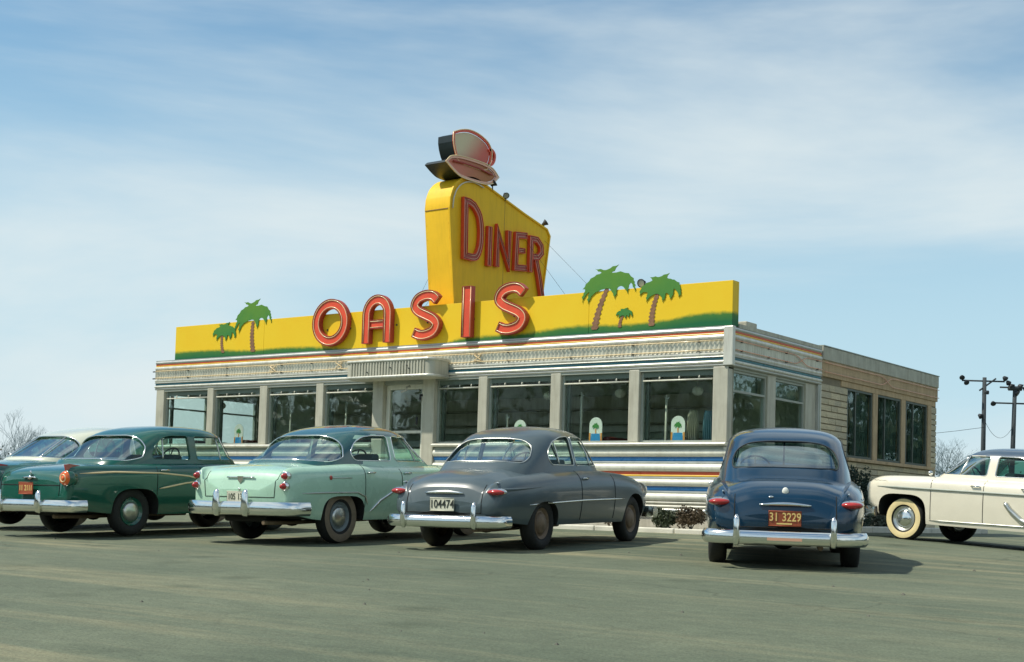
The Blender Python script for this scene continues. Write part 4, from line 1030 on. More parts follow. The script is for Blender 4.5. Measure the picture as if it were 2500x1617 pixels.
def bool_apply(ob, cutters):
    for c in cutters:
        md = ob.modifiers.new('cut', 'BOOLEAN'); md.operation = 'DIFFERENCE'; md.solver = 'EXACT'; md.object = c
    dg = bpy.context.evaluated_depsgraph_get(); dg.update()
    me = bpy.data.meshes.new_from_object(ob.evaluated_get(dg))
    for c in cutters: bpy.data.objects.remove(c)
    bpy.data.objects.remove(ob); return me
def tmp(mb, nm='cutter', mats=('gap',)):
    o = bpy.data.objects.new(nm, mb.mesh(nm, list(mats))); COL.objects.link(o); return o
def split_mesh(me, groups):
    """groups: dict gid -> (name, material, parent) ; returns dict gid -> object"""
    v = np.empty(len(me.vertices) * 3); me.vertices.foreach_get('co', v); v = v.reshape(-1, 3); out = {}
    by = {}
    for p in me.polygons:
        g = p.material_index
        if g not in groups: continue
        nm = groups[g][0]; c = p.center; key = (g,)
        if nm in ('door', 'wheel_well', 'window_pillar'): key += (c.y > 0,)
        if nm == 'wheel_well': key += (c.x > 1.2,)
        by.setdefault(key, []).append(list(p.vertices))
    for key, fs in by.items():
        g = key[0]
        nm, mt, par = groups[g]; used = sorted({i for f in fs for i in f}); rm = {o: i for i, o in enumerate(used)}
        m = MB(); m.add([tuple(v[i]) for i in used], [[rm[i] for i in f] for f in fs], 0, True)
        o = m.build(nm, mt, par, fix=False, angle=42); out.setdefault(g, o); out[key] = o
    return out
def inside(p, poly):
    c = False; n = len(poly)
    for i in range(n):
        a, b = poly[i], poly[i - 1]
        if (a[1] > p[1]) != (b[1] > p[1]) and p[0] < (b[0] - a[0]) * (p[1] - a[1]) / (b[1] - a[1]) + a[0]: c = not c
    return c
def opening(xc, w, h, zc=.0, e=2.6, n=22):
    """wheel arch outline in (x,z)"""
    p = [(xc - w / 2, -.2)]
    for i in range(n + 1):
        a = math.pi * (1 - i / n); c, s = math.cos(a), math.sin(a)
        p.append((xc + w / 2 * math.copysign(abs(c) ** (2 / e), c), zc + (h - zc) * abs(s) ** (2 / e)))
    p.append((xc + w / 2, -.2)); return p

def wheel(car, pos, side, C):
    r = C['tyre_r']; hw = .085; s = side
    root = MB()
    # wheel disc / rim
    root.lathe([(.0, .035), (.10, .04), (.13, .055), (.165, .045), (.185, .06), (.2, .075), (.205, .05), (.205, -.06)], 'y', 30)
    ro = root.build('wheel', C['rim'], car, angle=50); ro.location = pos; ro.rotation_euler = (0, 0, 0 if s > 0 else math.pi)
    a = .205
    prof = [(a, -.07), (a + .03, -.088), ((a + r) / 2, -.098), (r - .03, -.085), (r - .008, -.06), (r, -.03), (r, .03), (r - .008, .06), (r - .03, .085), ((a + r) / 2, .098), (a + .03, .088), (a, .07)]
    MB().lathe(prof, 'y', 40).build('tyre', 'tyre', ro, angle=60)
    if C.get('wall'):
        w0, w1 = C['wallr']
        MB().lathe([(w0, .0905), ((w0 + w1) / 2, .1005), (w1, .0935)], 'y', 40).build('side_wall', C['wall'], ro)
    if C['cap'] == 'disc': MB().lathe([(.0, .105), (.03, .104), (.06, .092), (.11, .085), (.135, .068), (.14, .05)], 'y', 30).build('hubcap', C['capmat'], ro)
    else: MB().lathe([(.0, .115), (.035, .112), (.05, .095), (.07, .085), (.12, .09), (.15, .085), (.185, .088), (.203, .074)], 'y', 30).build('hubcap', C['capmat'], ro)
    return ro

def make_car(C):
    th = R(C['heading']); wb, tr = C['wb'], C['track']; f2 = Vector((math.cos(th), math.sin(th))); l2 = Vector((-f2.y, f2.x)); p2 = Vector(C['pos'])
    G_ = {(a, b): Vector((*(p2 + f2 * a * wb + l2 * b * tr / 2), 0)) for a in (0, 1) for b in (1, -1)}
    for v in G_.values(): v.z = ground_z(v.x, v.y)
    fw_ = (G_[1, 1] + G_[1, -1] - G_[0, 1] - G_[0, -1]).normalized(); lf_ = (G_[0, 1] + G_[1, 1] - G_[0, -1] - G_[1, -1]).normalized(); up_ = fw_.cross(lf_).normalized(); lf_ = up_.cross(fw_)
    mat_ = Matrix((fw_, lf_, up_)).transposed()
    z = (G_[0, 1].z + G_[0, -1].z) / 2
    car = empty(C['name'], (C['pos'][0], C['pos'][1], z + C.get('dz', 0)), mat_.to_euler(), label=C['label'], cat='car')
    # ---- body with wheel openings
    bm_ = body_mesh(C); ob = bpy.data.objects.new('tmpbody', bm_.mesh('tmpbody', ['gap'] * 8)); COL.objects.link(ob)
    cut = MB()
    for (xc, w_, h_, e_) in C['arches']:
        for y0, y1 in ((.50, 1.3), (-1.3, -.50)): cut.prism(opening(xc, w_, h_, .30, e_), 'y', y0, y1, WELL)
    me = bool_apply(ob, [tmp(cut, mats=['gap'] * 8)])
    P = C['paint']
    G = {BODY: ('body', P, car), TRUNK: ('trunk_lid', P, car), HOOD: ('hood', P, car), DOOR: ('door', P, car), DOOR2: ('door', P, car), DECK: ('parcel_shelf', 'upholstery', car), UNDER: ('underside', 'under', car), WELL: ('wheel_well', 'under', car)}
    parts = split_mesh(me, G)
    bb = BVHTree.FromPolygons([v.co.copy() for v in me.vertices], [list(p.vertices) for p in me.polygons])
    def side_pt(x, zz, s=1, off=.0):
        h = bb.ray_cast(Vector((x, 2.0 * s, zz)), Vector((0, -s, 0)))
        return h[0] + h[1] * off if h[0] else None
    def rear_pt(y, zz, off=0.0):
        h = bb.ray_cast(Vector((-3.0, y, zz)), Vector((1, 0, 0)))
        return (h[0] + h[1] * off, h[1]) if h[0] else (None, None)
    def top_pt(x, y, off=0.0):
        h = bb.ray_cast(Vector((x, y, 3.0)), Vector((0, 0, -1)))
        return h[0] + h[1] * off if h[0] else None
    # ---- greenhouse
    lv = C['levels']; mats_roof = C['roof']
    vo, fo, n = gh_mesh(lv, 0.0); vi, fi, _ = gh_mesh(lv, .035)
    o_ = len(vo); shell = MB(); shell.add(vo + vi, fo + [tuple(reversed([k + o_ for k in f])) for f in fi] + [(k, o_ + k, o_ + (k + 1) % n, (k + 1) % n) for k in range(n)], 0, True)
    so = bpy.data.objects.new('tmpshell', shell.mesh('tmpshell', ['gap', 'gap'])); COL.objects.link(so)
    xm = C['xmid']; cutters = []
    rr_ = C.get('corner_r', .06); sw = [roundpoly(p, rr_) for p in C['side_windows']]
    rw = roundpoly(C['rear_window'], C.get('rear_r', .12)); fw = roundpoly(C['windscreen'], .08)
    c1 = MB()
    for p in sw: c1.prism(p, 'y', -1.6, 1.6)
    cutters.append(tmp(c1)); cutters.append(tmp(MB().prism(rw, 'x', -2.5, xm))); cutters.append(tmp(MB().prism(fw, 'x', xm, 5.0)))
    me2 = bool_apply(so, cutters)
    if C.get('pillar_paint'):
        for p in me2.polygons:
            c = p.center
            p.material_index = 1 if C['pillar_paint'](c) else 0
        split_mesh(me2, {0: ('roof', mats_roof, car), 1: ('window_pillar', C['paint'], car)})
    else:
        for p in me2.polygons: p.material_index = 0
        split_mesh(me2, {0: ('roof', mats_roof, car)})
    bo = BVHTree.FromPolygons([Vector(v) for v in vo], [list(f) for f in fo])
    vg, fg, _ = gh_mesh(lv, .02); bg_ = BVHTree.FromPolygons([Vector(v) for v in vg], [list(f) for f in fg])
    def cast(b, kind, q, s):
        if kind == 'side': h = b.ray_cast(Vector((q[0], 2.0 * s, q[1])), Vector((0, -s, 0)))
        elif kind == 'rear': h = b.ray_cast(Vector((-3, q[0], q[1])), Vector((1, 0, 0)))
        else: h = b.ray_cast(Vector((6, q[0], q[1])), Vector((-1, 0, 0)))
        return h[0]
    def pane(kind, poly, s, nm):
        cx = sum(p[0] for p in poly) / len(poly); cz = sum(p[1] for p in poly) / len(poly)
        big = [(cx + (p[0] - cx) * 1.05, cz + (p[1] - cz) * 1.07) for p in poly]
        a0, a1 = min(p[0] for p in big), max(p[0] for p in big); b0, b1 = min(p[1] for p in big), max(p[1] for p in big)
        na, nb = max(4, int((a1 - a0) / .035)), max(4, int((b1 - b0) / .03)); g = {}; m = MB(); vs = []; fs = []
        for i in range(na + 1):
            for j in range(nb + 1):
                q = (a0 + (a1 - a0) * i / na, b0 + (b1 - b0) * j / nb)
                if inside(q, big):
                    h = cast(bg_, kind, q, s)
                    if h is not None: g[i, j] = len(vs); vs.append(tuple(h))
        for i in range(na):
            for j in range(nb):
                k = [(i, j), (i + 1, j), (i + 1, j + 1), (i, j + 1)]
                if all(q in g for q in k): fs.append([g[q] for q in k])
        m.add(vs, fs, 0, True); o = m.build(nm, C.get('glass', 'car_glass'), car, fix=False)
        tr_ = [cast(bo, kind, q, s) for q in poly]; tr_ = [t for t in tr_ if t is not None]
        if C.get('trim_r', .009) > 0 and len(tr_) > 5: MB().tube(tr_, C.get('trim_r', .009) if kind != 'side' or not C.get('side_trim') else .006, 6, closed=True).build('trim', C.get('side_trim', C.get('trim_mat', 'chrome')) if kind == 'side' else C.get('trim_mat', 'chrome'), o)
    for p in sw:
        for s in (1, -1): pane('side', p, s, 'side_window')
    pane('rear', rw, 1, 'rear_window'); pane('front', fw, 1, 'windscreen')
    for div in C.get('rear_dividers', []):
        q = [cast(bo, 'rear', (div[0] + (div[2] - div[0]) * t, div[1] + (div[3] - div[1]) * t), 1) for t in np.linspace(0, 1, 8)]
        MB().tube([v for v in q if v], .012, 6).build('window_divider', 'chrome', car)
    if C.get('split_screen'):
        q = [cast(bg_, 'front', (0.0, zz), 1) for zz in np.linspace(min(p[1] for p in fw), max(p[1] for p in fw), 8)]
        MB().tube([v for v in q if v], .014, 6).build('windscreen_divider', P, car)
    for dv in C.get('side_dividers', []):
        for s in (1, -1):
            q = [cast(bg_, 'side', (dv[0] + (dv[2] - dv[0]) * t, dv[1] + (dv[3] - dv[1]) * t), s) for t in np.linspace(0, 1, 8)]
            MB().tube([v for v in q if v], .011, 6).build('vent_divider', 'chrome_dull', car)
    # ---- interior
    st = C['seat_x']; zb_ = C['belt']
    for xx, h_ in st:
        MB().sweep([(xx + .07, -.60), (xx + .07, .60)], [(.0, zb_ - .3), (.0, zb_ + h_ - .03), (.04, zb_ + h_), (.12, zb_ + h_), (.16, zb_ + h_ - .03), (.18, zb_ - .3)]).build('seat', 'upholstery', car, angle=60)
    sx, sy, sz = C['wheel_pos']; sw_ = MB()
    qm = Matrix.Translation((sx, sy, sz)) @ Matrix.Rotation(R(-62), 4, 'Y')
    sw_.tube([tuple(qm @ Vector((.205 * math.cos(a), .205 * math.sin(a), 0))) for a in np.linspace(0, 2 * math.pi, 28)[:-1]], .013, 6, closed=True)
    sw_.tube([tuple(qm @ Vector((.2, 0, 0))), tuple(qm @ Vector((-.2, 0, 0)))], .01, 6); sw_.tube([tuple(qm @ Vector((0, 0, 0))), tuple(qm @ Vector((0, 0, -.35)))], .018, 6)
    sw_.build('steering_wheel', 'fitting_dark', car)
    # ---- seams (dark recess lines drawn as thin strips over the joints)
    def strip(pts, r, mat, nm, par=car): 
        pts = [p for p in pts if p is not None]
        if len(pts) > 2: MB().tube(pts, r, 5).build(nm, mat, par)
    for q, d in enumerate(C['doors']):
        for s in (1, -1):
            dp = parts.get(((DOOR, DOOR2)[q], s > 0), car)
            for e_ in d:
                ztop = C['belt'] - .02
                strip([side_pt(e_, zz, s, .001) for zz in np.linspace(C['zdoor'], ztop, 14)], .0055, 'gap', 'door_seam', dp)
            # handle
            hz = C['handle_z']; hx = d[0] + .13
            a = side_pt(hx - .07, hz, s, .03); b = side_pt(hx + .07, hz, s, .03); a0 = side_pt(hx - .07, hz, s); b0 = side_pt(hx + .07, hz, s)
            if a and b: MB().tube([a0, a, b, b0], .012, 6).build('door_handle', 'chrome', dp)
    # ---- chrome strips on the side
    for pl, rr, mt in C.get('strips', []):
        for s in (1, -1):
            pts = []
            for i in range(len(pl) - 1):
                for t in np.linspace(0, 1, 12)[:(None if i == len(pl) - 2 else -1)]:
                    pts.append(side_pt(pl[i][0] + (pl[i + 1][0] - pl[i][0]) * t, pl[i][1] + (pl[i + 1][1] - pl[i][1]) * t, s, .003))
            pts = [p for p in pts if p is not None]
            if len(pts) > 2: MB().tube(pts, (lambda u, rr=rr: rr * (min(1, 8 * u + .25, 8 * (1 - u) + .25)))if True else rr, 6).build('side_strip', mt, car)
    # ---- bumpers
    for nm, B in (('rear_bumper', C['bumper_r']), ('front_bumper', C['bumper_f'])):
        pl = B['path']; full = [(x, -y) for x, y in pl[::-1]] + [(x, y) for x, y in pl[1:]]
        full = crspline(full, 7)
        if nm == 'rear_bumper': full = full            # travel from -y to +y, outward (left of travel) = -x
        else: full = full[::-1]
        z0, z1 = B['z']; k = .045; zm = (z0 + z1) / 2
        prof = [(-.03, z0), (.012, z0 - .004), (k * .8, z0 + (z1 - z0) * .16), (k, zm - .01), (k * .92, zm + (z1 - z0) * .22), (.018, z1 + .002), (-.02, z1 + .004), (-.035, zm)]
        bo_ = MB().sweep(full, prof).build(nm, 'chrome', car, angle=60)
        for gy in B['guards']:
            for s in (1, -1):
                gx = (min if nm == 'rear_bumper' else max)(p[0] for p in full if abs(abs(p[1]) - gy) < .08); d_ = -1 if nm == 'rear_bumper' else 1
                g = MB(); gw = B.get('gw', .05); h0, h1 = B['gz']
                lvls = [(h0, .5, .02), (h0 + .02, .85, .05), (zm, 1.0, .075), (h1 - .06, .9, .06), (h1 - .02, .65, .045), (h1, .25, .02)]
                vs = []
                for zz, ws, ox in lvls:
                    for kk in range(10):
                        a = 2 * math.pi * kk / 10; vs.append((gx + d_ * (ox * .5 + ox * .5 * math.cos(a) + .02) , s * gy + gw * ws * math.sin(a), zz))
                fs = [(i * 10 + kk, i * 10 + (kk + 1) % 10, (i + 1) * 10 + (kk + 1) % 10, (i + 1) * 10 + kk) for i in range(5) for kk in range(10)] + [tuple(range(10)), tuple(range(50, 60))]
                g.add(vs, fs, 0, True); g.build('bumper_guard', 'chrome', bo_, angle=60)
    # ---- wheels
    for xx in (0, wb):
        for s in (1, -1): wheel(car, (xx, s * (tr / 2 + .01), C['tyre_r'] - .012), s, C)
    # ---- running gear
    ax = MB().tube([(0, -tr / 2 + .08, .33), (0, tr / 2 - .08, .33)], .045, 8); ax.ellipsoid((0, 0, .33), (.14, .15, .14), 12, 8); ax.build('rear_axle', 'under', car)
    MB().tube([(-1.0, -.38, .27), (-.5, -.38, .26), (.1, -.42, .27), (1.5, -.3, .27)], .028, 8).build('exhaust_pipe', 'rim_brown', car)
    MB().box(-.85, -.35, -.30, .45, .27, .36).build('fuel_tank', 'under', car, .03)
    # ---- headlights (front)
    for s in (1, -1):
        hx, hy, hz_ = C['headlight']; l = MB().lathe([(.0, .045), (.06, .04), (.09, .025), (.105, 0), (.12, .0), (.12, -.05)], 'x', 20); o = l.build('headlight', 'lamp_clear', car); o.location = (hx, s * hy, hz_)
    return car, dict(side=side_pt, rear=rear_pt, top=top_pt, parts=parts, bo=bo, cast=cast)

def plate(car, y, zz, w_, h_, x, bg_, ink, txt, size, tilt=0, small=None):
    p = MB().box(-.004, .004, -w_ / 2, w_ / 2, -h_ / 2, h_ / 2).build('number_plate', bg_, car, .003); p.location = (x, y, zz); p.rotation_euler = (0, R(tilt), 0)
    def put(t, s_, dz, dy=0):
        me = text_mesh(t, s_); me.materials.clear(); me.materials.append(MATS[ink]); o = bpy.data.objects.new('lettering', me); COL.objects.link(o); o.parent = p
        o.location = (-.0065, dy, dz); o.rotation_euler = (R(90), 0, R(-90)); o.scale = (1, 1.25, 1)
    ws = txt.split(' ')
    if len(ws) == 1: put(txt, size, .012 if small else 0)
    else:
        tot = len(txt); pos_ = 0
        for w__ in ws:
            put(w__, size, .012 if small else 0, -((pos_ + len(w__) / 2) - tot / 2) * size * .46); pos_ += len(w__) + 1
    if small: MB().box(-.0062, -.0045, -w_ * .22, w_ * .25, -h_ * .40, -h_ * .30).build('small_print', ink, p)
    fr = MB(); fr.tube([(-.004, -w_ / 2, -h_ / 2), (-.004, w_ / 2, -h_ / 2), (-.004, w_ / 2, h_ / 2), (-.004, -w_ / 2, h_ / 2)], .005, 5, closed=True); fr.build('plate_frame', bg_, p)
    return p

# ---------------- rounded late-forties sedan (grey and blue)
def ford(**k):
    C = dict(wb=2.896, track=1.45, tyre_r=.345, belt=1.03, zdoor=.36, handle_z=.90,
        zc=[(-1.10, .58), (-1.085, .70), (-1.03, .82), (-.92, .90), (-.72, .965), (-.45, 1.015), (-.2, 1.05), (.0, 1.06), (.12, 1.03), (2.05, 1.03), (2.18, 1.06), (2.7, 1.03), (3.2, .97), (3.5, .87), (3.66, .72), (3.70, .58)],
        zs=[(-1.10, .56), (-1.085, .65), (-1.04, .745), (-.95, .825), (-.7, .90), (-.3, .945), (.4, .99), (1.4, 1.01), (2.3, .99), (3.0, .945), (3.4, .88), (3.62, .76), (3.70, .62)],
        ys=[(-1.10, .52), (-1.05, .58), (-.9, .64), (-.4, .715), (.3, .76), (2.0, .78), (2.9, .73), (3.5, .64), (3.70, .52)],
        yw=[(-1.10, .60), (-1.07, .68), (-1.0, .74), (-.8, .80), (-.3, .865), (.5, .90), (2.4, .90), (3.2, .87), (3.5, .80), (3.70, .66)],
        zw=[(-1.10, .52), (-.6, .64), (.5, .68), (2.6, .68), (3.70, .54)], zb=[(-1.10, .42), (-.75, .36), (0, .31), (3.0, .30), (3.70, .42)],
        yb=[(-1.10, .57), (-.9, .70), (-.3, .80), (.5, .84), (2.6, .84), (3.3, .79), (3.70, .6)],
        trunk=(-1.095, -.22), hood=(2.2, 3.6), cabin=(.12, 2.05), doors=[(1.02, 2.12)], dip=.012, vw=.07,
        arches=[(0, .74, .615, 2.4), (2.896, .80, .70, 2.3)],
        levels=[(.94, -.46, 2.42, .775, 3.4), (1.06, -.33, 2.30, .755, 3.4), (1.20, -.13, 2.12, .73, 3.4), (1.36, .12, 1.94, .69, 3.3), (1.47, .32, 1.82, .64, 3.2), (1.545, .56, 1.64, .54, 2.9), (1.59, .82, 1.42, .37, 2.6), (1.61, 1.0, 1.2, .15, 2.2)],
        xmid=1.0, corner_r=.05, rear_r=.10, side_windows=[[(.42, 1.085), (.36, 1.17), (.42, 1.28), (.58, 1.39), (.80, 1.455), (1.05, 1.475), (1.07, 1.085)], [(1.125, 1.085), (1.11, 1.475), (1.50, 1.465), (1.70, 1.42), (1.99, 1.13), (1.99, 1.085)]],
        rear_window=[(-.58, 1.10), (-.60, 1.18), (-.555, 1.32), (-.42, 1.40), (-.20, 1.425), (.20, 1.425), (.42, 1.40), (.555, 1.32), (.60, 1.18), (.58, 1.10), (.3, 1.12), (-.3, 1.12)],
        windscreen=[(-.64, 1.12), (-.56, 1.45), (.56, 1.45), (.64, 1.12)], split_screen=True,
        side_dividers=[(.66, 1.09, .64, 1.42), (1.68, 1.09, 1.70, 1.42)],
        seat_x=[(.12, .08), (1.02, .13)], wheel_pos=(1.72, .36, 1.09),
        bumper_r=dict(path=[(-1.185, 0), (-1.18, .42), (-1.14, .64), (-1.05, .79), (-.92, .835)], z=(.30, .44), guards=[.50], gz=(.28, .61), gw=.038),
        bumper_f=dict(path=[(3.80, 0), (3.79, .45), (3.73, .74), (3.55, .93)], z=(.34, .50), guards=[.42], gz=(.32, .60), gw=.04),
        headlight=(3.60, .66, .74), rim='rim_brown', cap='disc', capmat='rim_brown', trim_r=.008, trim_mat='fitting_dark')
    C.update(k)
    car, T = make_car(C)
    for s in (1, -1):
        # taillight pod on the fender end with a chrome surround and a crease running forward
        p, nrm = T['rear'](s * .655, .735)
        x_ = p.x if p else -1.05
        pod = MB().ellipsoid((x_ + .045, s * .685, .735), (.10, .132, .050), 20, 10).build('taillight_housing', 'chrome', car)
        MB().ellipsoid((x_ + .026, s * .688, .733), (.105, .122, .041), 20, 10).build('taillight', 'lamp_red', pod)
        q = [T['side'](xx, zz, s, .0) for xx, zz in zip(np.linspace(-.96, -.1, 16), np.linspace(.755, .80, 16))]
        MB().tube([v for v in q if v], lambda u: .022 * (1 - u) + .003, 6).build('fender_crease', C['paint'], car)
        c_ = MB().ellipsoid((x_ + .10, s * .66, .845), (.05, .012, .014), 10, 6); c_.build('fender_ornament', 'chrome', car)
    px, _ = T['rear'](0, .70)
    lid = T['parts'][TRUNK]
    b = MB().tube([(px.x - .01, y_, .715 + .012 * math.cos(y_ / .27 * 1.5)) for y_ in np.linspace(-.27, .27, 12)], lambda u: .009 + .014 * math.sin(math.pi * u), 8); b.build('trunk_handle', 'chrome', lid)
    px2, _ = T['rear'](0, .56)
    xx = min(px.x, px2.x)
    if C['plate']: plate(car, 0, .575, .34, .155, xx - .028, *C['plate'])
    # trunk joint lines
    for s in (1, -1):
        q = [T['rear'](s * .53, zz, .001)[0] for zz in np.linspace(.47, .82, 14)]
        MB().tube([v for v in q if v], .005, 5).build('panel_seam', 'gap', lid)
    q = [T['rear'](yy, .475, .001)[0] for yy in np.linspace(-.53, .53, 18)]
    MB().tube([v for v in q if v], .005, 5).build('panel_seam', 'gap', lid)
    return car, T, C
grey, Tg, Cg = ford(name='parked_car', pos=(-.32, -6.03), heading=99.0, paint='paint_grey', roof='paint_grey', trim_mat='chrome_dull', label='rounded dull grey two-door sedan with white number plate, third from left',
     plate=('plate_white', 'ink_black', '104474', .115),
     strips=[([(-.42, .575), (.3, .60), (1.1, .62), (2.45, .63)], .012, 'chrome')])
blue, Tb, Cb = ford(name='parked_car', pos=(3.76, -5.78), heading=116.1, paint='paint_blue', roof='paint_blue', label='rounded dark blue sedan seen from behind with orange number plate', dz=-.03,
     plate=('plate_orange', 'ink_yellow', '31 3229', .10, 0, True),
     strips=[([(-.42, .575), (.3, .60), (1.1, .62), (2.45, .63)], .012, 'chrome')])
pb, _ = Tb['rear'](0, .86, .012)
MB().ellipsoid((pb.x, 0, .86), (.02, .036, .045), 14, 10).build('crest', 'lamp_clear', blue)
pb, _ = Tb['rear'](.15, .80, .006); MB().ellipsoid((pb.x, .15, .80), (.012, .03, .012), 10, 6).build('lock', 'chrome', blue)
# faded red lettering strip on the blue car's bumper
MB().box(-1.236, -1.232, -.18, .18, .345, .375).build('bumper_sticker', 'neon_pink', blue)

# ---------------- two-tone mid-fifties sedan (mint); reused for the cream-roofed car at the left edge
def buick(**k):
    C = dict(wb=3.10, track=1.50, tyre_r=.352, belt=1.06, zdoor=.36, handle_z=.93,
        zc=[(-1.06, .54), (-1.045, .70), (-1.0, .86), (-.93, .945), (-.75, 1.0), (-.45, 1.045), (-.25, 1.07), (-.08, 1.07), (.02, 1.05), (2.25, 1.05), (2.4, 1.08), (3.0, 1.07), (3.5, 1.0), (3.85, .86), (3.93, .60)],
        zs=[(-1.06, .54), (-1.05, .80), (-1.02, .93), (-.93, .985), (-.7, 1.0), (-.3, 1.02), (.4, 1.05), (1.1, 1.03), (2.4, 1.04), (3.1, 1.01), (3.6, .95), (3.85, .84), (3.93, .62)],
        ys=[(-1.06, .66), (-1.01, .72), (-.85, .76), (-.4, .79), (.4, .80), (2.2, .80), (3.0, .77), (3.7, .68), (3.93, .55)],
        yw=[(-1.06, .74), (-1.03, .80), (-.96, .84), (-.75, .88), (-.3, .925), (.6, .94), (2.4, .94), (3.3, .92), (3.7, .84), (3.93, .68)],
        zw=[(-1.06, .50), (-.9, .64), (-.5, .67), (.5, .70), (2.6, .70), (3.93, .55)], zb=[(-1.06, .40), (-.8, .36), (-.5, .31), (0, .29), (3.0, .29), (3.93, .42)],
        yb=[(-1.06, .70), (-.85, .80), (-.3, .87), (.5, .89), (2.6, .89), (3.4, .84), (3.93, .62)],
        trunk=(-1.045, -.22), hood=(2.4, 3.85), cabin=(.02, 2.25), doors=[(.42, 1.26), (1.26, 2.30)], dip=.02, vw=.09, shk=.86, shz=.30,
        arches=[(0, .86, .62, 3.6), (3.10, .84, .70, 2.5)],
        levels=[(.96, -.48, 2.64, .80, 3.8), (1.07, -.38, 2.50, .775, 3.8), (1.22, -.16, 2.24, .745, 3.7), (1.37, .10, 2.04, .705, 3.5), (1.475, .30, 1.92, .66, 3.3), (1.55, .56, 1.76, .555, 3.0), (1.597, .84, 1.52, .37, 2.6), (1.615, 1.05, 1.25, .15, 2.3)],
        xmid=1.0, corner_r=.07, rear_r=.10, side_windows=[[(.40, 1.10), (.34, 1.20), (.46, 1.34), (.66, 1.43), (.88, 1.455), (1.20, 1.46), (1.21, 1.10)], [(1.31, 1.10), (1.30, 1.46), (1.76, 1.455), (1.90, 1.41), (2.12, 1.13), (2.12, 1.10)]],
        rear_window=[(-.69, 1.075), (-.725, 1.13), (-.66, 1.30), (-.52, 1.40), (-.30, 1.44), (.30, 1.44), (.52, 1.40), (.66, 1.30), (.725, 1.13), (.69, 1.075), (.35, 1.10), (-.35, 1.10)],
        windscreen=[(-.70, 1.13), (-.60, 1.45), (.60, 1.45), (.70, 1.13)],
        side_dividers=[(1.86, 1.10, 1.84, 1.44)], seat_x=[(.10, .06), (1.08, .14)], wheel_pos=(1.85, .38, 1.10),
        bumper_r=dict(path=[(-1.16, 0), (-1.155, .45), (-1.115, .72), (-1.0, .90), (-.78, .965)], z=(.37, .54), guards=[.25], gz=(.35, .70), gw=.06),
        bumper_f=dict(path=[(4.06, 0), (4.05, .45), (3.98, .76), (3.75, .97)], z=(.36, .55), guards=[.35], gz=(.34, .66), gw=.06),
        headlight=(3.86, .68, .80), rim='rim_blue', cap='disc', capmat='chrome_dull', wall='dustywall', wallr=(.235, .335), trim_r=.009)
    C.update(k); car, T = make_car(C)
    for s in (1, -1):
        for zz in (.875, .745):
            p, _ = T['rear'](s * .765, zz); x_ = p.x if p else -1.0
            l = MB().lathe([(.0, -.075), (.02, -.072), (.036, -.05), (.042, -.02), (.042, .0), (.055, .004), (.055, .05)], 'x', 18); o = l.build('taillight', 'lamp_red', car); o.location = (x_, s * .765, zz)
            r_ = MB().lathe([(.043, -.012), (.060, -.006), (.062, .04), (.043, .04)], 'x', 18); o2 = r_.build('lamp_ring', 'chrome', o)
        q = [T['side'](xx, zz, s, .004) for xx, zz in ((-.30, .86), (-.15, .86), (0, .86), (.12, .86))]
        if C.get('badge'): MB().tube([v for v in q if v], .006, 5).build('side_badge', 'chrome_dull', car); v = q[0]; MB().ellipsoid(tuple(v), (.03, .012, .03), 10, 8).build('side_badge', 'sign_darkred', car)
    lid = T['parts'][TRUNK]
    p, _ = T['rear'](0, .84); x_ = p.x
    e = MB(); e.tube([(x_ - .012, y_, .855 - .012 * (abs(y_) / .24) ** .5 * 0) for y_ in np.linspace(-.24, .24, 9)], .010, 6); e.build('emblem_bar', 'chrome', lid)
    MB().prism([(-.05, .87), (.05, .87), (.045, .82), (0, .77), (-.045, .82)], 'x', x_ - .025, x_ + .01).build('emblem', 'chrome', lid)
    p, _ = T['rear'](0, .70); MB().ellipsoid((p.x - .004, 0, .70), (.012, .018, .018), 10, 6).build('trunk_lock', 'chrome', lid)
    for s in (1, -1):
        q = [T['rear'](s * (.60 + .03 * t), .60 + .33 * t, .001)[0] for t in np.linspace(0, 1, 12)]
        MB().tube([v for v in q if v], .005, 5).build('panel_seam', 'gap', lid)
    q = [T['rear'](yy, .60, .001)[0] for yy in np.linspace(-.6, .6, 18)]; MB().tube([v for v in q if v], .005, 5).build('panel_seam', 'gap', lid)
    if C.get('plate'): plate(car, 0, .60, .33, .14, -1.095, *C['plate'])
    return car, T, C
buick(name='parked_car', pos=(-3.04, -6.87), heading=95.1, dz=.02, paint='paint_mint', roof='paint_teal_roof', badge=True, label='pale mint sedan with dark teal roof and stacked red taillights',
      plate=('plate_white', 'leaf_grey', '105 130', .09), mint_trim=True, pillar_paint=lambda c: abs(c.y) > .62 and c.z < 1.46 and c.x > .52,
      strips=[([(2.9, .98), (2.2, .93), (1.6, .84), (1.1, .70), (.75, .55), (.54, .40)], .019, 'chrome'), ([(-.82, .655), (-.3, .665), (.25, .665), (.42, .61), (.475, .50)], .011, 'chrome_dull')])
buick(name='parked_car', pos=(-8.75, -6.95), heading=93.5, dz=.05, paint='paint_teal', roof='paint_cream', label='teal car with cream roof cut off by the left edge of the view',
      rear_dividers=[(-.40, 1.10, -.34, 1.42), (.40, 1.10, .34, 1.42)], glass='dark_car_glass',
      strips=[([(2.9, .98), (2.2, .93), (1.6, .84), (1.1, .70), (.75, .55), (.52, .40)], .014, 'chrome')])

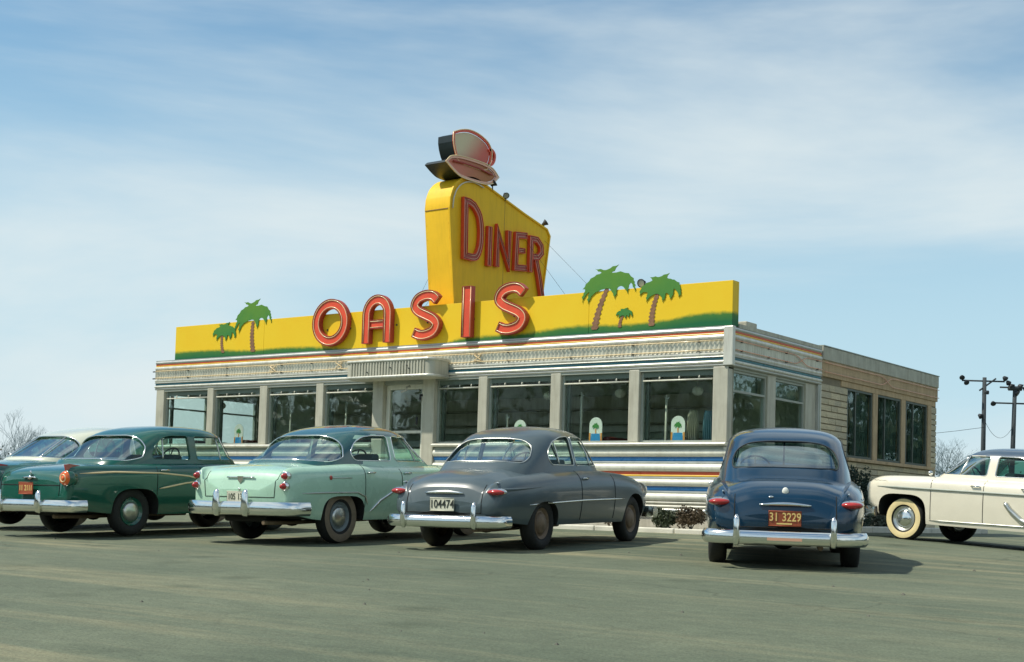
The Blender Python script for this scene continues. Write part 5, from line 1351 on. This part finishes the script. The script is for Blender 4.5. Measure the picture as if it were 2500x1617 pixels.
# ---------------- dark green squared sedan with round taillights
C = dict(name='parked_car', label='dark green sedan with round orange taillights, parked left of the mint sedan', pos=(-6.19, -7.79), heading=93.6, paint='paint_green', roof='paint_green',
    wb=2.93, track=1.45, tyre_r=.345, belt=1.04, zdoor=.36, handle_z=.92,
    zc=[(-1.12, .56), (-1.105, .76), (-1.05, .87), (-.92, .93), (-.6, .985), (-.3, 1.02), (-.1, 1.03), (.02, 1.02), (2.1, 1.03), (2.25, 1.06), (2.9, 1.02), (3.4, .95), (3.68, .84), (3.74, .6)],
    zs=[(-1.12, .56), (-1.11, .86), (-1.08, .945), (-.95, .97), (-.4, .99), (.4, 1.015), (1.2, 1.03), (2.4, 1.02), (3.0, .98), (3.5, .92), (3.70, .84), (3.74, .64)],
    ys=[(-1.12, .71), (-1.06, .755), (-.85, .785), (-.3, .805), (.6, .81), (2.2, .81), (3.0, .79), (3.6, .74), (3.74, .66)],
    yw=[(-1.12, .78), (-1.09, .825), (-.97, .855), (-.7, .885), (-.3, .915), (.6, .94), (2.4, .94), (3.2, .92), (3.6, .87), (3.74, .76)],
    zw=[(-1.12, .50), (-1.0, .66), (-.5, .70), (.5, .72), (2.6, .72), (3.74, .56)], zb=[(-1.12, .40), (-.8, .35), (-.4, .31), (0, .29), (3.0, .29), (3.74, .42)],
    yb=[(-1.12, .73), (-.9, .81), (-.3, .865), (.5, .89), (2.6, .89), (3.3, .85), (3.74, .70)],
    trunk=(-1.10, -.20), hood=(2.25, 3.7), cabin=(.02, 2.1), doors=[(.36, 1.20), (1.20, 2.16)], dip=.035, vw=.10, shk=.9, shz=.25,
    arches=[(0, .82, .66, 3.0), (2.93, .82, .70, 2.6)],
    levels=[(.94, -.36, 2.42, .80, 4.4), (1.05, -.27, 2.34, .785, 4.4), (1.20, -.06, 2.20, .76, 4.3), (1.36, .18, 2.09, .725, 4.1), (1.455, .34, 2.02, .69, 3.9), (1.53, .54, 1.90, .605, 3.4), (1.578, .80, 1.66, .42, 2.9), (1.598, 1.05, 1.35, .16, 2.4)],
    xmid=1.1, corner_r=.05, rear_r=.09, dz=.03, side_windows=[[(.44, 1.085), (.40, 1.14), (.50, 1.30), (.66, 1.41), (.80, 1.44), (1.13, 1.445), (1.14, 1.085)], [(1.27, 1.085), (1.26, 1.445), (1.90, 1.44), (1.965, 1.42), (2.06, 1.11), (2.06, 1.085)]],
    rear_window=[(-.71, 1.055), (-.75, 1.10), (-.70, 1.28), (-.58, 1.385), (-.38, 1.43), (.38, 1.43), (.58, 1.385), (.70, 1.28), (.75, 1.10), (.71, 1.055), (.35, 1.075), (-.35, 1.075)],
    windscreen=[(-.72, 1.10), (-.63, 1.44), (.63, 1.44), (.72, 1.10)], side_dividers=[(1.80, 1.09, 1.78, 1.43), (.62, 1.09, .66, 1.40)],
    seat_x=[(.12, .06), (1.06, .12)], wheel_pos=(1.78, .38, 1.10),
    bumper_r=dict(path=[(-1.25, 0), (-1.245, .45), (-1.21, .72), (-1.12, .90), (-.92, .96)], z=(.34, .50), guards=[.42], gz=(.32, .63), gw=.06),
    bumper_f=dict(path=[(3.88, 0), (3.87, .45), (3.80, .76), (3.55, .96)], z=(.36, .53), guards=[.4], gz=(.34, .6), gw=.05),
    headlight=(3.70, .74, .78), rim='paint_green', cap='disc', capmat='chrome_dull', trim_r=.010, side_trim='paint_green',
    strips=[([(-.96, .865), (-.4, .89), (.4, .885), (.95, .845), (1.28, .78)], .013, 'neon_cream'), ([(1.30, .78), (.9, .74), (.40, .66)], .013, 'neon_cream')])
green, Tn = make_car(C)
for s in (1, -1):
    x_ = -1.115; o = MB().lathe([(.0, -.065), (.035, -.062), (.042, -.045), (.05, -.055), (.082, -.05), (.098, -.025), (.10, .0)], 'x', 26).build('taillight', 'lamp_orange', green); o.location = (x_, s * .775, .80)
    MB().lathe([(.04, -.058), (.052, -.066), (.056, -.054)], 'x', 22).build('reflector_ring', 'neon_cream', o); MB().lathe([(.098, -.02), (.112, -.012), (.115, .10), (.098, .10)], 'x', 26).build('lamp_bezel', 'paint_green', o)
    MB().prism([(-1.13, .90), (-1.15, .985), (-1.08, .995), (-.9, .975), (-1.02, .92)], 'y', s * .775 - .012, s * .775 + .012).build('tail_fin', 'lamp_red', green)
lid = Tn['parts'][TRUNK]
p, _ = Tn['rear'](0, .80); x_ = p.x
e = MB(); e.tube([(x_ - .02, y_, .80 + .01 * math.cos(y_ * 12)) for y_ in np.linspace(-.14, .14, 9)], .012, 6); e.ellipsoid((x_ - .02, 0, .80), (.02, .045, .03), 12, 8); e.tube([(x_ + .01, 0, .83), (x_ - .01, 0, .90)], .012, 6); e.build('trunk_ornament', 'chrome', lid)
plate(green, .02, .655, .30, .16, -1.155, 'plate_orange', 'ink_yellow', '11 2111', .085)
for s in (1, -1):
    q = [Tn['rear'](s * (.63), .56 + .32 * t, .001)[0] for t in np.linspace(0, 1, 12)]; MB().tube([v for v in q if v], .005, 5).build('panel_seam', 'gap', lid)
q = [Tn['rear'](yy, .70, .001)[0] for yy in np.linspace(-.63, .63, 18)]; MB().tube([v for v in q if v], .006, 5).build('panel_seam', 'gap', lid)

# ---------------- white sedan facing the camera side, at the right edge
WB_, TR_ = 3.12, 1.50
wh = R(167.0); pw = Vector((2.37, 1.61)) - Vector((math.cos(wh), math.sin(wh))) * WB_ + Vector((math.sin(wh), -math.cos(wh))) * (TR_ / 2 + .02)
C = dict(name='parked_car', label='cream white car with slate blue roof and whitewall tyre at the right edge', pos=(pw.x, pw.y), heading=167.0, paint='paint_white', roof='paint_slate', dz=0.0,
    wb=WB_, track=TR_, tyre_r=.352, belt=1.05, zdoor=.36, handle_z=.92,
    zc=[(-1.35, .56), (-1.33, .80), (-1.2, .92), (-.6, 1.0), (.1, 1.05), (.3, 1.06), (.40, 1.04), (2.2, 1.04), (2.35, 1.06), (3.0, 1.03), (3.55, .97), (3.82, .86), (3.88, .6)],
    zs=[(-1.35, .58), (-1.33, .86), (-1.2, .96), (-.6, 1.0), (.4, 1.03), (1.4, 1.04), (2.4, 1.045), (3.2, 1.035), (3.55, 1.02), (3.76, .97), (3.86, .88), (3.88, .72)],
    ys=[(-1.35, .68), (-1.2, .76), (-.4, .79), (.6, .80), (2.2, .80), (3.0, .79), (3.65, .76), (3.88, .68)],
    yw=[(-1.35, .78), (-1.25, .85), (-.8, .91), (.6, .95), (2.4, .95), (3.2, .94), (3.6, .92), (3.8, .87), (3.88, .78)],
    zw=[(-1.35, .52), (-1.0, .66), (.5, .72), (2.6, .74), (3.88, .66)], zb=[(-1.35, .42), (-.4, .32), (0, .29), (3.0, .28), (3.5, .34), (3.70, .46), (3.88, .54)],
    yb=[(-1.35, .7), (-.3, .88), (.5, .91), (2.6, .91), (3.4, .89), (3.88, .74)],
    trunk=(-1.33, .30), hood=(2.7, 3.8), cabin=(.70, 2.5), doors=[(.82, 1.66), (1.66, 2.58)], dip=.02, vw=.12, shk=.92, shz=.28,
    arches=[(0, .80, .55, 2.6), (3.12, .92, .735, 3.8)],
    levels=[(0.96, 0.28, 2.85, 0.8, 4.8), (1.07, 0.38, 2.73, 0.775, 4.8), (1.2, 0.53, 2.53, 0.745, 4.6), (1.35, 0.69, 2.33, 0.705, 4.4), (1.44, 0.79, 2.23, 0.66, 4.1), (1.51, 0.95, 2.09, 0.56, 3.6), (1.555, 1.19, 1.87, 0.36, 3.2), (1.572, 1.43, 1.63, 0.15, 2.9)],
    xmid=1.55, side_windows=[[(0.95, 1.1), (0.93, 1.2), (1.05, 1.36), (1.23, 1.41), (1.58, 1.415), (1.59, 1.1)], [(1.73, 1.1), (1.72, 1.415), (2.15, 1.41), (2.21, 1.4), (2.51, 1.12), (2.51, 1.1)]],
    rear_window=[(-.66, 1.12), (-.55, 1.41), (.55, 1.41), (.66, 1.12)], windscreen=[(-.70, 1.11), (-.60, 1.42), (.60, 1.42), (.70, 1.11)],
    side_dividers=[(2.21, 1.10, 2.15, 1.40)], corner_r=.05, seat_x=[(.6, .07), (1.45, .12)], wheel_pos=(2.15, .38, 1.08), glass='dark_car_glass',
    pillar_paint=lambda c: abs(c.y) > .60 and c.z < 1.425 and c.x > .85,
    bumper_r=dict(path=[(-1.47, 0), (-1.46, .45), (-1.40, .76), (-1.1, .97)], z=(.36, .54), guards=[.4], gz=(.34, .62), gw=.05),
    bumper_f=dict(path=[(3.97, 0), (3.96, .45), (3.90, .74), (3.72, .92), (3.58, .95)], z=(.34, .50), guards=[.40], gz=(.32, .62), gw=.06),
    headlight=(3.84, .74, .80), rim='chrome_dull', cap='disc', capmat='chrome', wall='whitewall', wallr=(.225, .318), trim_r=.008,
    strips=[([(3.60, .84), (2.6, .84), (1.4, .84), (.2, .84), (-1.1, .84)], .019, 'frame_grey'), ([(1.30, .72), (1.20, .60), (1.02, .46), (.80, .38)], .045, 'chrome_dull'), ([(.52, .37), (2.6, .345)], .012, 'chrome_dull')])
white, Tw = make_car(C)
# grille in front
g = MB()
for i, zz in enumerate((.62, .70, .78)): g.tube([(3.9, y_, zz) for y_ in np.linspace(-.60, .60, 9)], .02, 6)
g.build('grille', 'chrome_dull', white)
for s in (1, -1):
    p = Tw['side'](2.42, 1.035, s)
    MB().ellipsoid((2.70, s * .80, 1.10), (.03, .05, .04), 12, 8).build('wing_mirror', 'chrome', white)
    o = MB().tube([(2.70, s * .78, 1.03), (2.70, s * .80, 1.10)], .01, 6).build('mirror_stalk', 'chrome', white)
    q = [Tw['side'](xx, .935 + .006 * math.sin(k * 2.2), s, .003) for k, xx in enumerate(np.linspace(3.70, 3.42, 12))]
    MB().tube([v for v in q if v], .004, 5).build('name_script', 'chrome_dull', white)

# ------------------------------------------------------------------ planting
def leaf_cloud(n, c, r, size, seed):
    rnd = random.Random(seed); m = MB()
    blobs = [(Vector((rnd.uniform(-.6, .6) * r[0], rnd.uniform(-.6, .6) * r[1], rnd.uniform(-.1, .55) * r[2])), rnd.uniform(.35, .6)) for _ in range(9)]
    for _ in range(n):
        b, k = rnd.choice(blobs); d = Vector((rnd.gauss(0, 1), rnd.gauss(0, 1), rnd.gauss(0, 1))).normalized() * (rnd.random() ** .4) * k
        p = Vector(c) + b + Vector((d.x * r[0], d.y * r[1], d.z * r[2]))
        if p.z < .01: p.z = rnd.uniform(.01, .1)
        u = Vector((rnd.gauss(0, 1), rnd.gauss(0, 1), rnd.gauss(0, 1))).normalized(); w = u.orthogonal().normalized(); s = size * rnd.uniform(.6, 1.3)
        m.add([p - u * s, p + w * s * .45, p + u * s, p - w * s * .45], [(0, 1, 2, 3)])
    return m
def shrub(x, y, r, mat, label, n=900, size=.03, seed=1, name='shrub'):
    z = .045 if (-15.6 < x < 1 and y > -1) else ground_z(x, y)
    o = empty(name, (x, y, z), label=label, cat='shrub', group='shrubs planted along the walls')
    leaf_cloud(n, (0, 0, r[2] * .45), r, size, seed).build('foliage', mat, o, fix=False)
    rnd = random.Random(seed); m = MB()
    for k in range(6): m.tube([(0, 0, -.03), (rnd.uniform(-.3, .3) * r[0], rnd.uniform(-.3, .3) * r[1], r[2] * .4), (rnd.uniform(-.7, .7) * r[0], rnd.uniform(-.7, .7) * r[1], r[2] * .8)], .010, 5, r2=.004)
    m.build('stem', 'bark', o)
shrub(-.95, -.42, (.30, .22, .24), 'leaf_dark', 'low dark shrub under the stripes, left of the blue sedan', 2600, .024, 3)
shrub(-.45, -.42, (.24, .20, .27), 'leaf_brown', 'small olive shrub nearest the corner pillar, left of the blue sedan', 2200, .024, 4)
shrub(-1.75, -.45, (.34, .24, .34), 'leaf_brown', 'brownish shrub beside the front wheel of the grey sedan', 2800, .024, 5)
shrub(.42, 4.35, (.30, .34, .95), 'leaf_evergreen', 'tall dark evergreen shrub against the annex behind the blue sedan', 2600, .035, 6)
shrub(.42, 3.0, (.32, .55, .55), 'leaf_grey', 'grey-green shrub by the side wall between the blue and white cars', 2200, .035, 7)
shrub(.45, 5.6, (.3, .6, .5), 'leaf_grey', 'low grey-green shrub against the annex behind the white car bonnet', 2000, .035, 8)

# ------------------------------------------------------------------ background: poles, wires, trees
CAM = Vector((10.6216, -20.1183, .3))
def along(p45, d): return CAM + (Vector(p45) - CAM) * (d / 45.0)
def utility_pole(base45, top45, d, label, arms, lamps):
    b = along(base45, d); t = along(top45, d); dirv = (t - b).normalized(); g = b - dirv * ((b.z - .02) / dirv.z)
    o = empty('utility_pole', g, label=label, cat='pole', group='two poles behind the white car')
    H = (t - g)
    MB().tube([(0, 0, -.3), tuple(H * .5), tuple(H)], .17, 10, r2=.12).build('shaft', 'pole_wood', o)
    cr = Vector((.8, .6, 0))
    for (dz, l0, l1, r_) in arms: MB().tube([tuple(H + cr * l0 + Vector((0, 0, dz))), tuple(H + cr * l1 + Vector((0, 0, dz)))], r_, 6).build('crossarm', 'pole_wood', o)
    for (dx, dz, s) in lamps:
        p = H + cr * dx + Vector((0, 0, dz)); m = MB().lathe([(.0, -.15 * s), (.10 * s, -.12 * s), (.16 * s, 0), (.22 * s, .15 * s), (.0, .15 * s)], 'x', 10); f = m.build('lamp', 'fitting_dark', o); f.location = p; f.rotation_euler = (0, R(35), R(dx * 50))
    return g + H
D_ = 82
t1 = utility_pole((-3.95, 25.12, 2.8), (-3.90, 25.02, 5.06), D_, 'tall dark pole with floodlights on a crossarm, nearer the annex', [(-.22, -1.35, 1.2, .05), (-.9, -.05, .25, .12)], [(-1.35, 0, .75), (-1.1, -.3, .75), (1.2, 0, .8), (1.4, -.25, .75), (-.25, -2.3, .8)])
t2 = utility_pole((-3.17, 25.71, 2.83), (-3.10, 25.63, 4.78), D_, 'tall dark pole with clustered top and long lower crossarm, at the right edge', [(-.05, -.9, .9, .05), (-1.0, -1.3, 1.3, .05), (-.1, -.4, .4, .14)], [(-.25, .05, .9), (.3, .05, .9), (.05, -.35, 1.0), (.6, -.1, .8), (-1.3, -1.0, .75)])
MB().tube([tuple(t1 + Vector((-.3 * .8, -.3 * .6, -.8))), tuple(t1 + Vector((.55, .4, -.05)))], .05, 6).build('crossarm_brace', 'pole_wood', None)
br = bpy.data.objects['crossarm_brace']; pr_ = [o for o in bpy.data.objects if o.name.startswith('utility_pole')][0]; br.parent = pr_; br.location = -Vector(pr_.location)
for i, (a, b, lab) in enumerate(((t1 + Vector((0, 0, -2.5)), t2 + Vector((0, 0, -2.2)), 'thin wire strung between the two dark poles'), (t1 + Vector((0, 0, -3.0)), Vector((-34, 40, 5.2)), 'thin wire sagging from the pole towards the annex'))):
    w_ = MB(); pts = [tuple(a + (b - a) * t - Vector((0, 0, 1.0 * 4 * t * (1 - t))) - a) for t in np.linspace(0, 1, 16)]; w_.tube(pts, .012, 4); o = w_.build('utility_wire', 'fitting_dark'); o.location = a; tag(o, lab, 'wire')

def bare_tree(loc, h, seed, label, mat='bark_hazed', spread=.5, depth=7, name='bare_tree'):
    rnd = random.Random(seed); o = empty(name, loc, label=label, cat='tree', group='leafless trees in the distance'); tr_ = MB(); cr_ = MB()
    def br_(p, d, l, r, k):
        q = p + d * l; mid = p + d * l * .5 + Vector((rnd.gauss(0, 1), rnd.gauss(0, 1), 0)) * l * .05
        (tr_ if k >= depth - 1 else cr_).tube([tuple(p), tuple(mid), tuple(q)], r, 4 if k < depth - 1 else 7, r2=r * .65, cap=False)
        if k == 0: return
        for i in range(rnd.choice((2, 3, 3))):
            a = Vector((rnd.gauss(0, 1), rnd.gauss(0, 1), rnd.gauss(.1, .5))).normalized()
            br_(q if i else p + d * l * rnd.uniform(.6, .95), (d + a * spread).normalized(), l * rnd.uniform(.62, .85), r * .62, k - 1)
    br_(Vector((0, 0, -.2)), Vector((0, 0, 1)), h * .25, h * .013, depth)
    tr_.build('trunk', mat, o, fix=False); cr_.build('crown', mat, o, fix=False)
def at_px(u, dist):   # horizontal bearing from the camera, angle measured in the picture
    a = R(90 + 36.879) - math.atan((u - 1250) / 3341.1); return (CAM.x + dist * math.cos(a), CAM.y + dist * math.sin(a), .02)
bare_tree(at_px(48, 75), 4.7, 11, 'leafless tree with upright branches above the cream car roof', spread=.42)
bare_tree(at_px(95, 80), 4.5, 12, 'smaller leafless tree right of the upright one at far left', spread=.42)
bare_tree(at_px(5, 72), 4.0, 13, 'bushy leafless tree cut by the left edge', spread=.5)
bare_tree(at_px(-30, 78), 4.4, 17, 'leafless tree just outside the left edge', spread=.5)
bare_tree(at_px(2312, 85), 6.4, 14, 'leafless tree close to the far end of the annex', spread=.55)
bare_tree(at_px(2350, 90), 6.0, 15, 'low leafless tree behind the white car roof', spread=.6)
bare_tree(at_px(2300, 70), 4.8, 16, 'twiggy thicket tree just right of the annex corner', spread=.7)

# woods all round the horizon; unseen rows added to darken glass reflections
rng = np.random.default_rng(31); rnd = random.Random(31); V_, F_, M_ = [], [], []; tb = MB()
for i in range(410):
    if i < 130: a = rnd.uniform(0, 360); d = rnd.uniform(75, 105); h = rnd.uniform(7, 12)
    elif i < 230: a = 165 + (i - 130) * 1.6; d = rnd.uniform(75, 105); h = rnd.uniform(10, 14)  # unseen row added so the front panes reflect dark trees
    elif i >= 330: a = 4 + (i - 330) * 1.1; d = rnd.uniform(80, 110); h = rnd.uniform(9, 13)  # unseen row added so the side panes reflect dark trees
    else: a = 95 + (i - 230) * .65 + rnd.uniform(-.4, .4); d = rnd.uniform(150, 180); h = rnd.uniform(4.2, 6.4)
    if (i < 230 or i >= 330) and 95 < a % 360 < 158: continue
    cx, cy = CAM.x + d * math.cos(R(a)), CAM.y + d * math.sin(R(a)); g0 = ground_z(cx, max(cy, -45))
    tb.tube([(cx, cy, g0 - .3), (cx + rnd.uniform(-.3, .3), cy, g0 + h * .6)], .2, 5, r2=.08)
    n = 620; v = rng.normal(size=(n, 3)); v /= np.linalg.norm(v, axis=1)[:, None]; v *= (rng.random(n) ** .45)[:, None]
    v *= (1 + .35 * np.sin(v[:, 0] * 5 + i) * np.cos(v[:, 2] * 4 + i * 2))[:, None]
    p = np.stack([cx + v[:, 0] * h * .40, cy + v[:, 1] * h * .40, np.maximum(g0 + .3, g0 + h * .54 + v[:, 2] * h * .5)], 1)
    u = rng.normal(size=(n, 3)); u /= np.linalg.norm(u, axis=1)[:, None]; w = np.cross(u, rng.normal(size=(n, 3))); w /= np.linalg.norm(w, axis=1)[:, None]
    q = rng.uniform(.18, .42, size=(n, 1)) * (h / 9)
    quad = np.stack([p - u * q, p + w * q * .6, p + u * q, p - w * q * .6], 1).reshape(-1, 3); o = sum(len(k) for k in V_); V_.append(quad)
    F_.append(np.arange(n * 4).reshape(n, 4) + o)
VV = np.concatenate(V_); FF = np.concatenate(F_); o = len(VV); me = bpy.data.meshes.new('woodland')
me.from_pydata(VV.tolist() + tb.v, [], FF.tolist() + [[k + o for k in f] for f in tb.f]); me.materials.append(MATS['leaf_dark']); me.materials.append(MATS['bark'])
me.polygons.foreach_set('material_index', [0] * len(FF) + [1] * len(tb.f)); me.update()
wo_ = bpy.data.objects.new('woodland', me); COL.objects.link(wo_)
tag(wo_, 'distant dark woods around the lot, low behind cars and diner, elsewhere unseen and added to darken reflections', 'woods', kind='stuff')
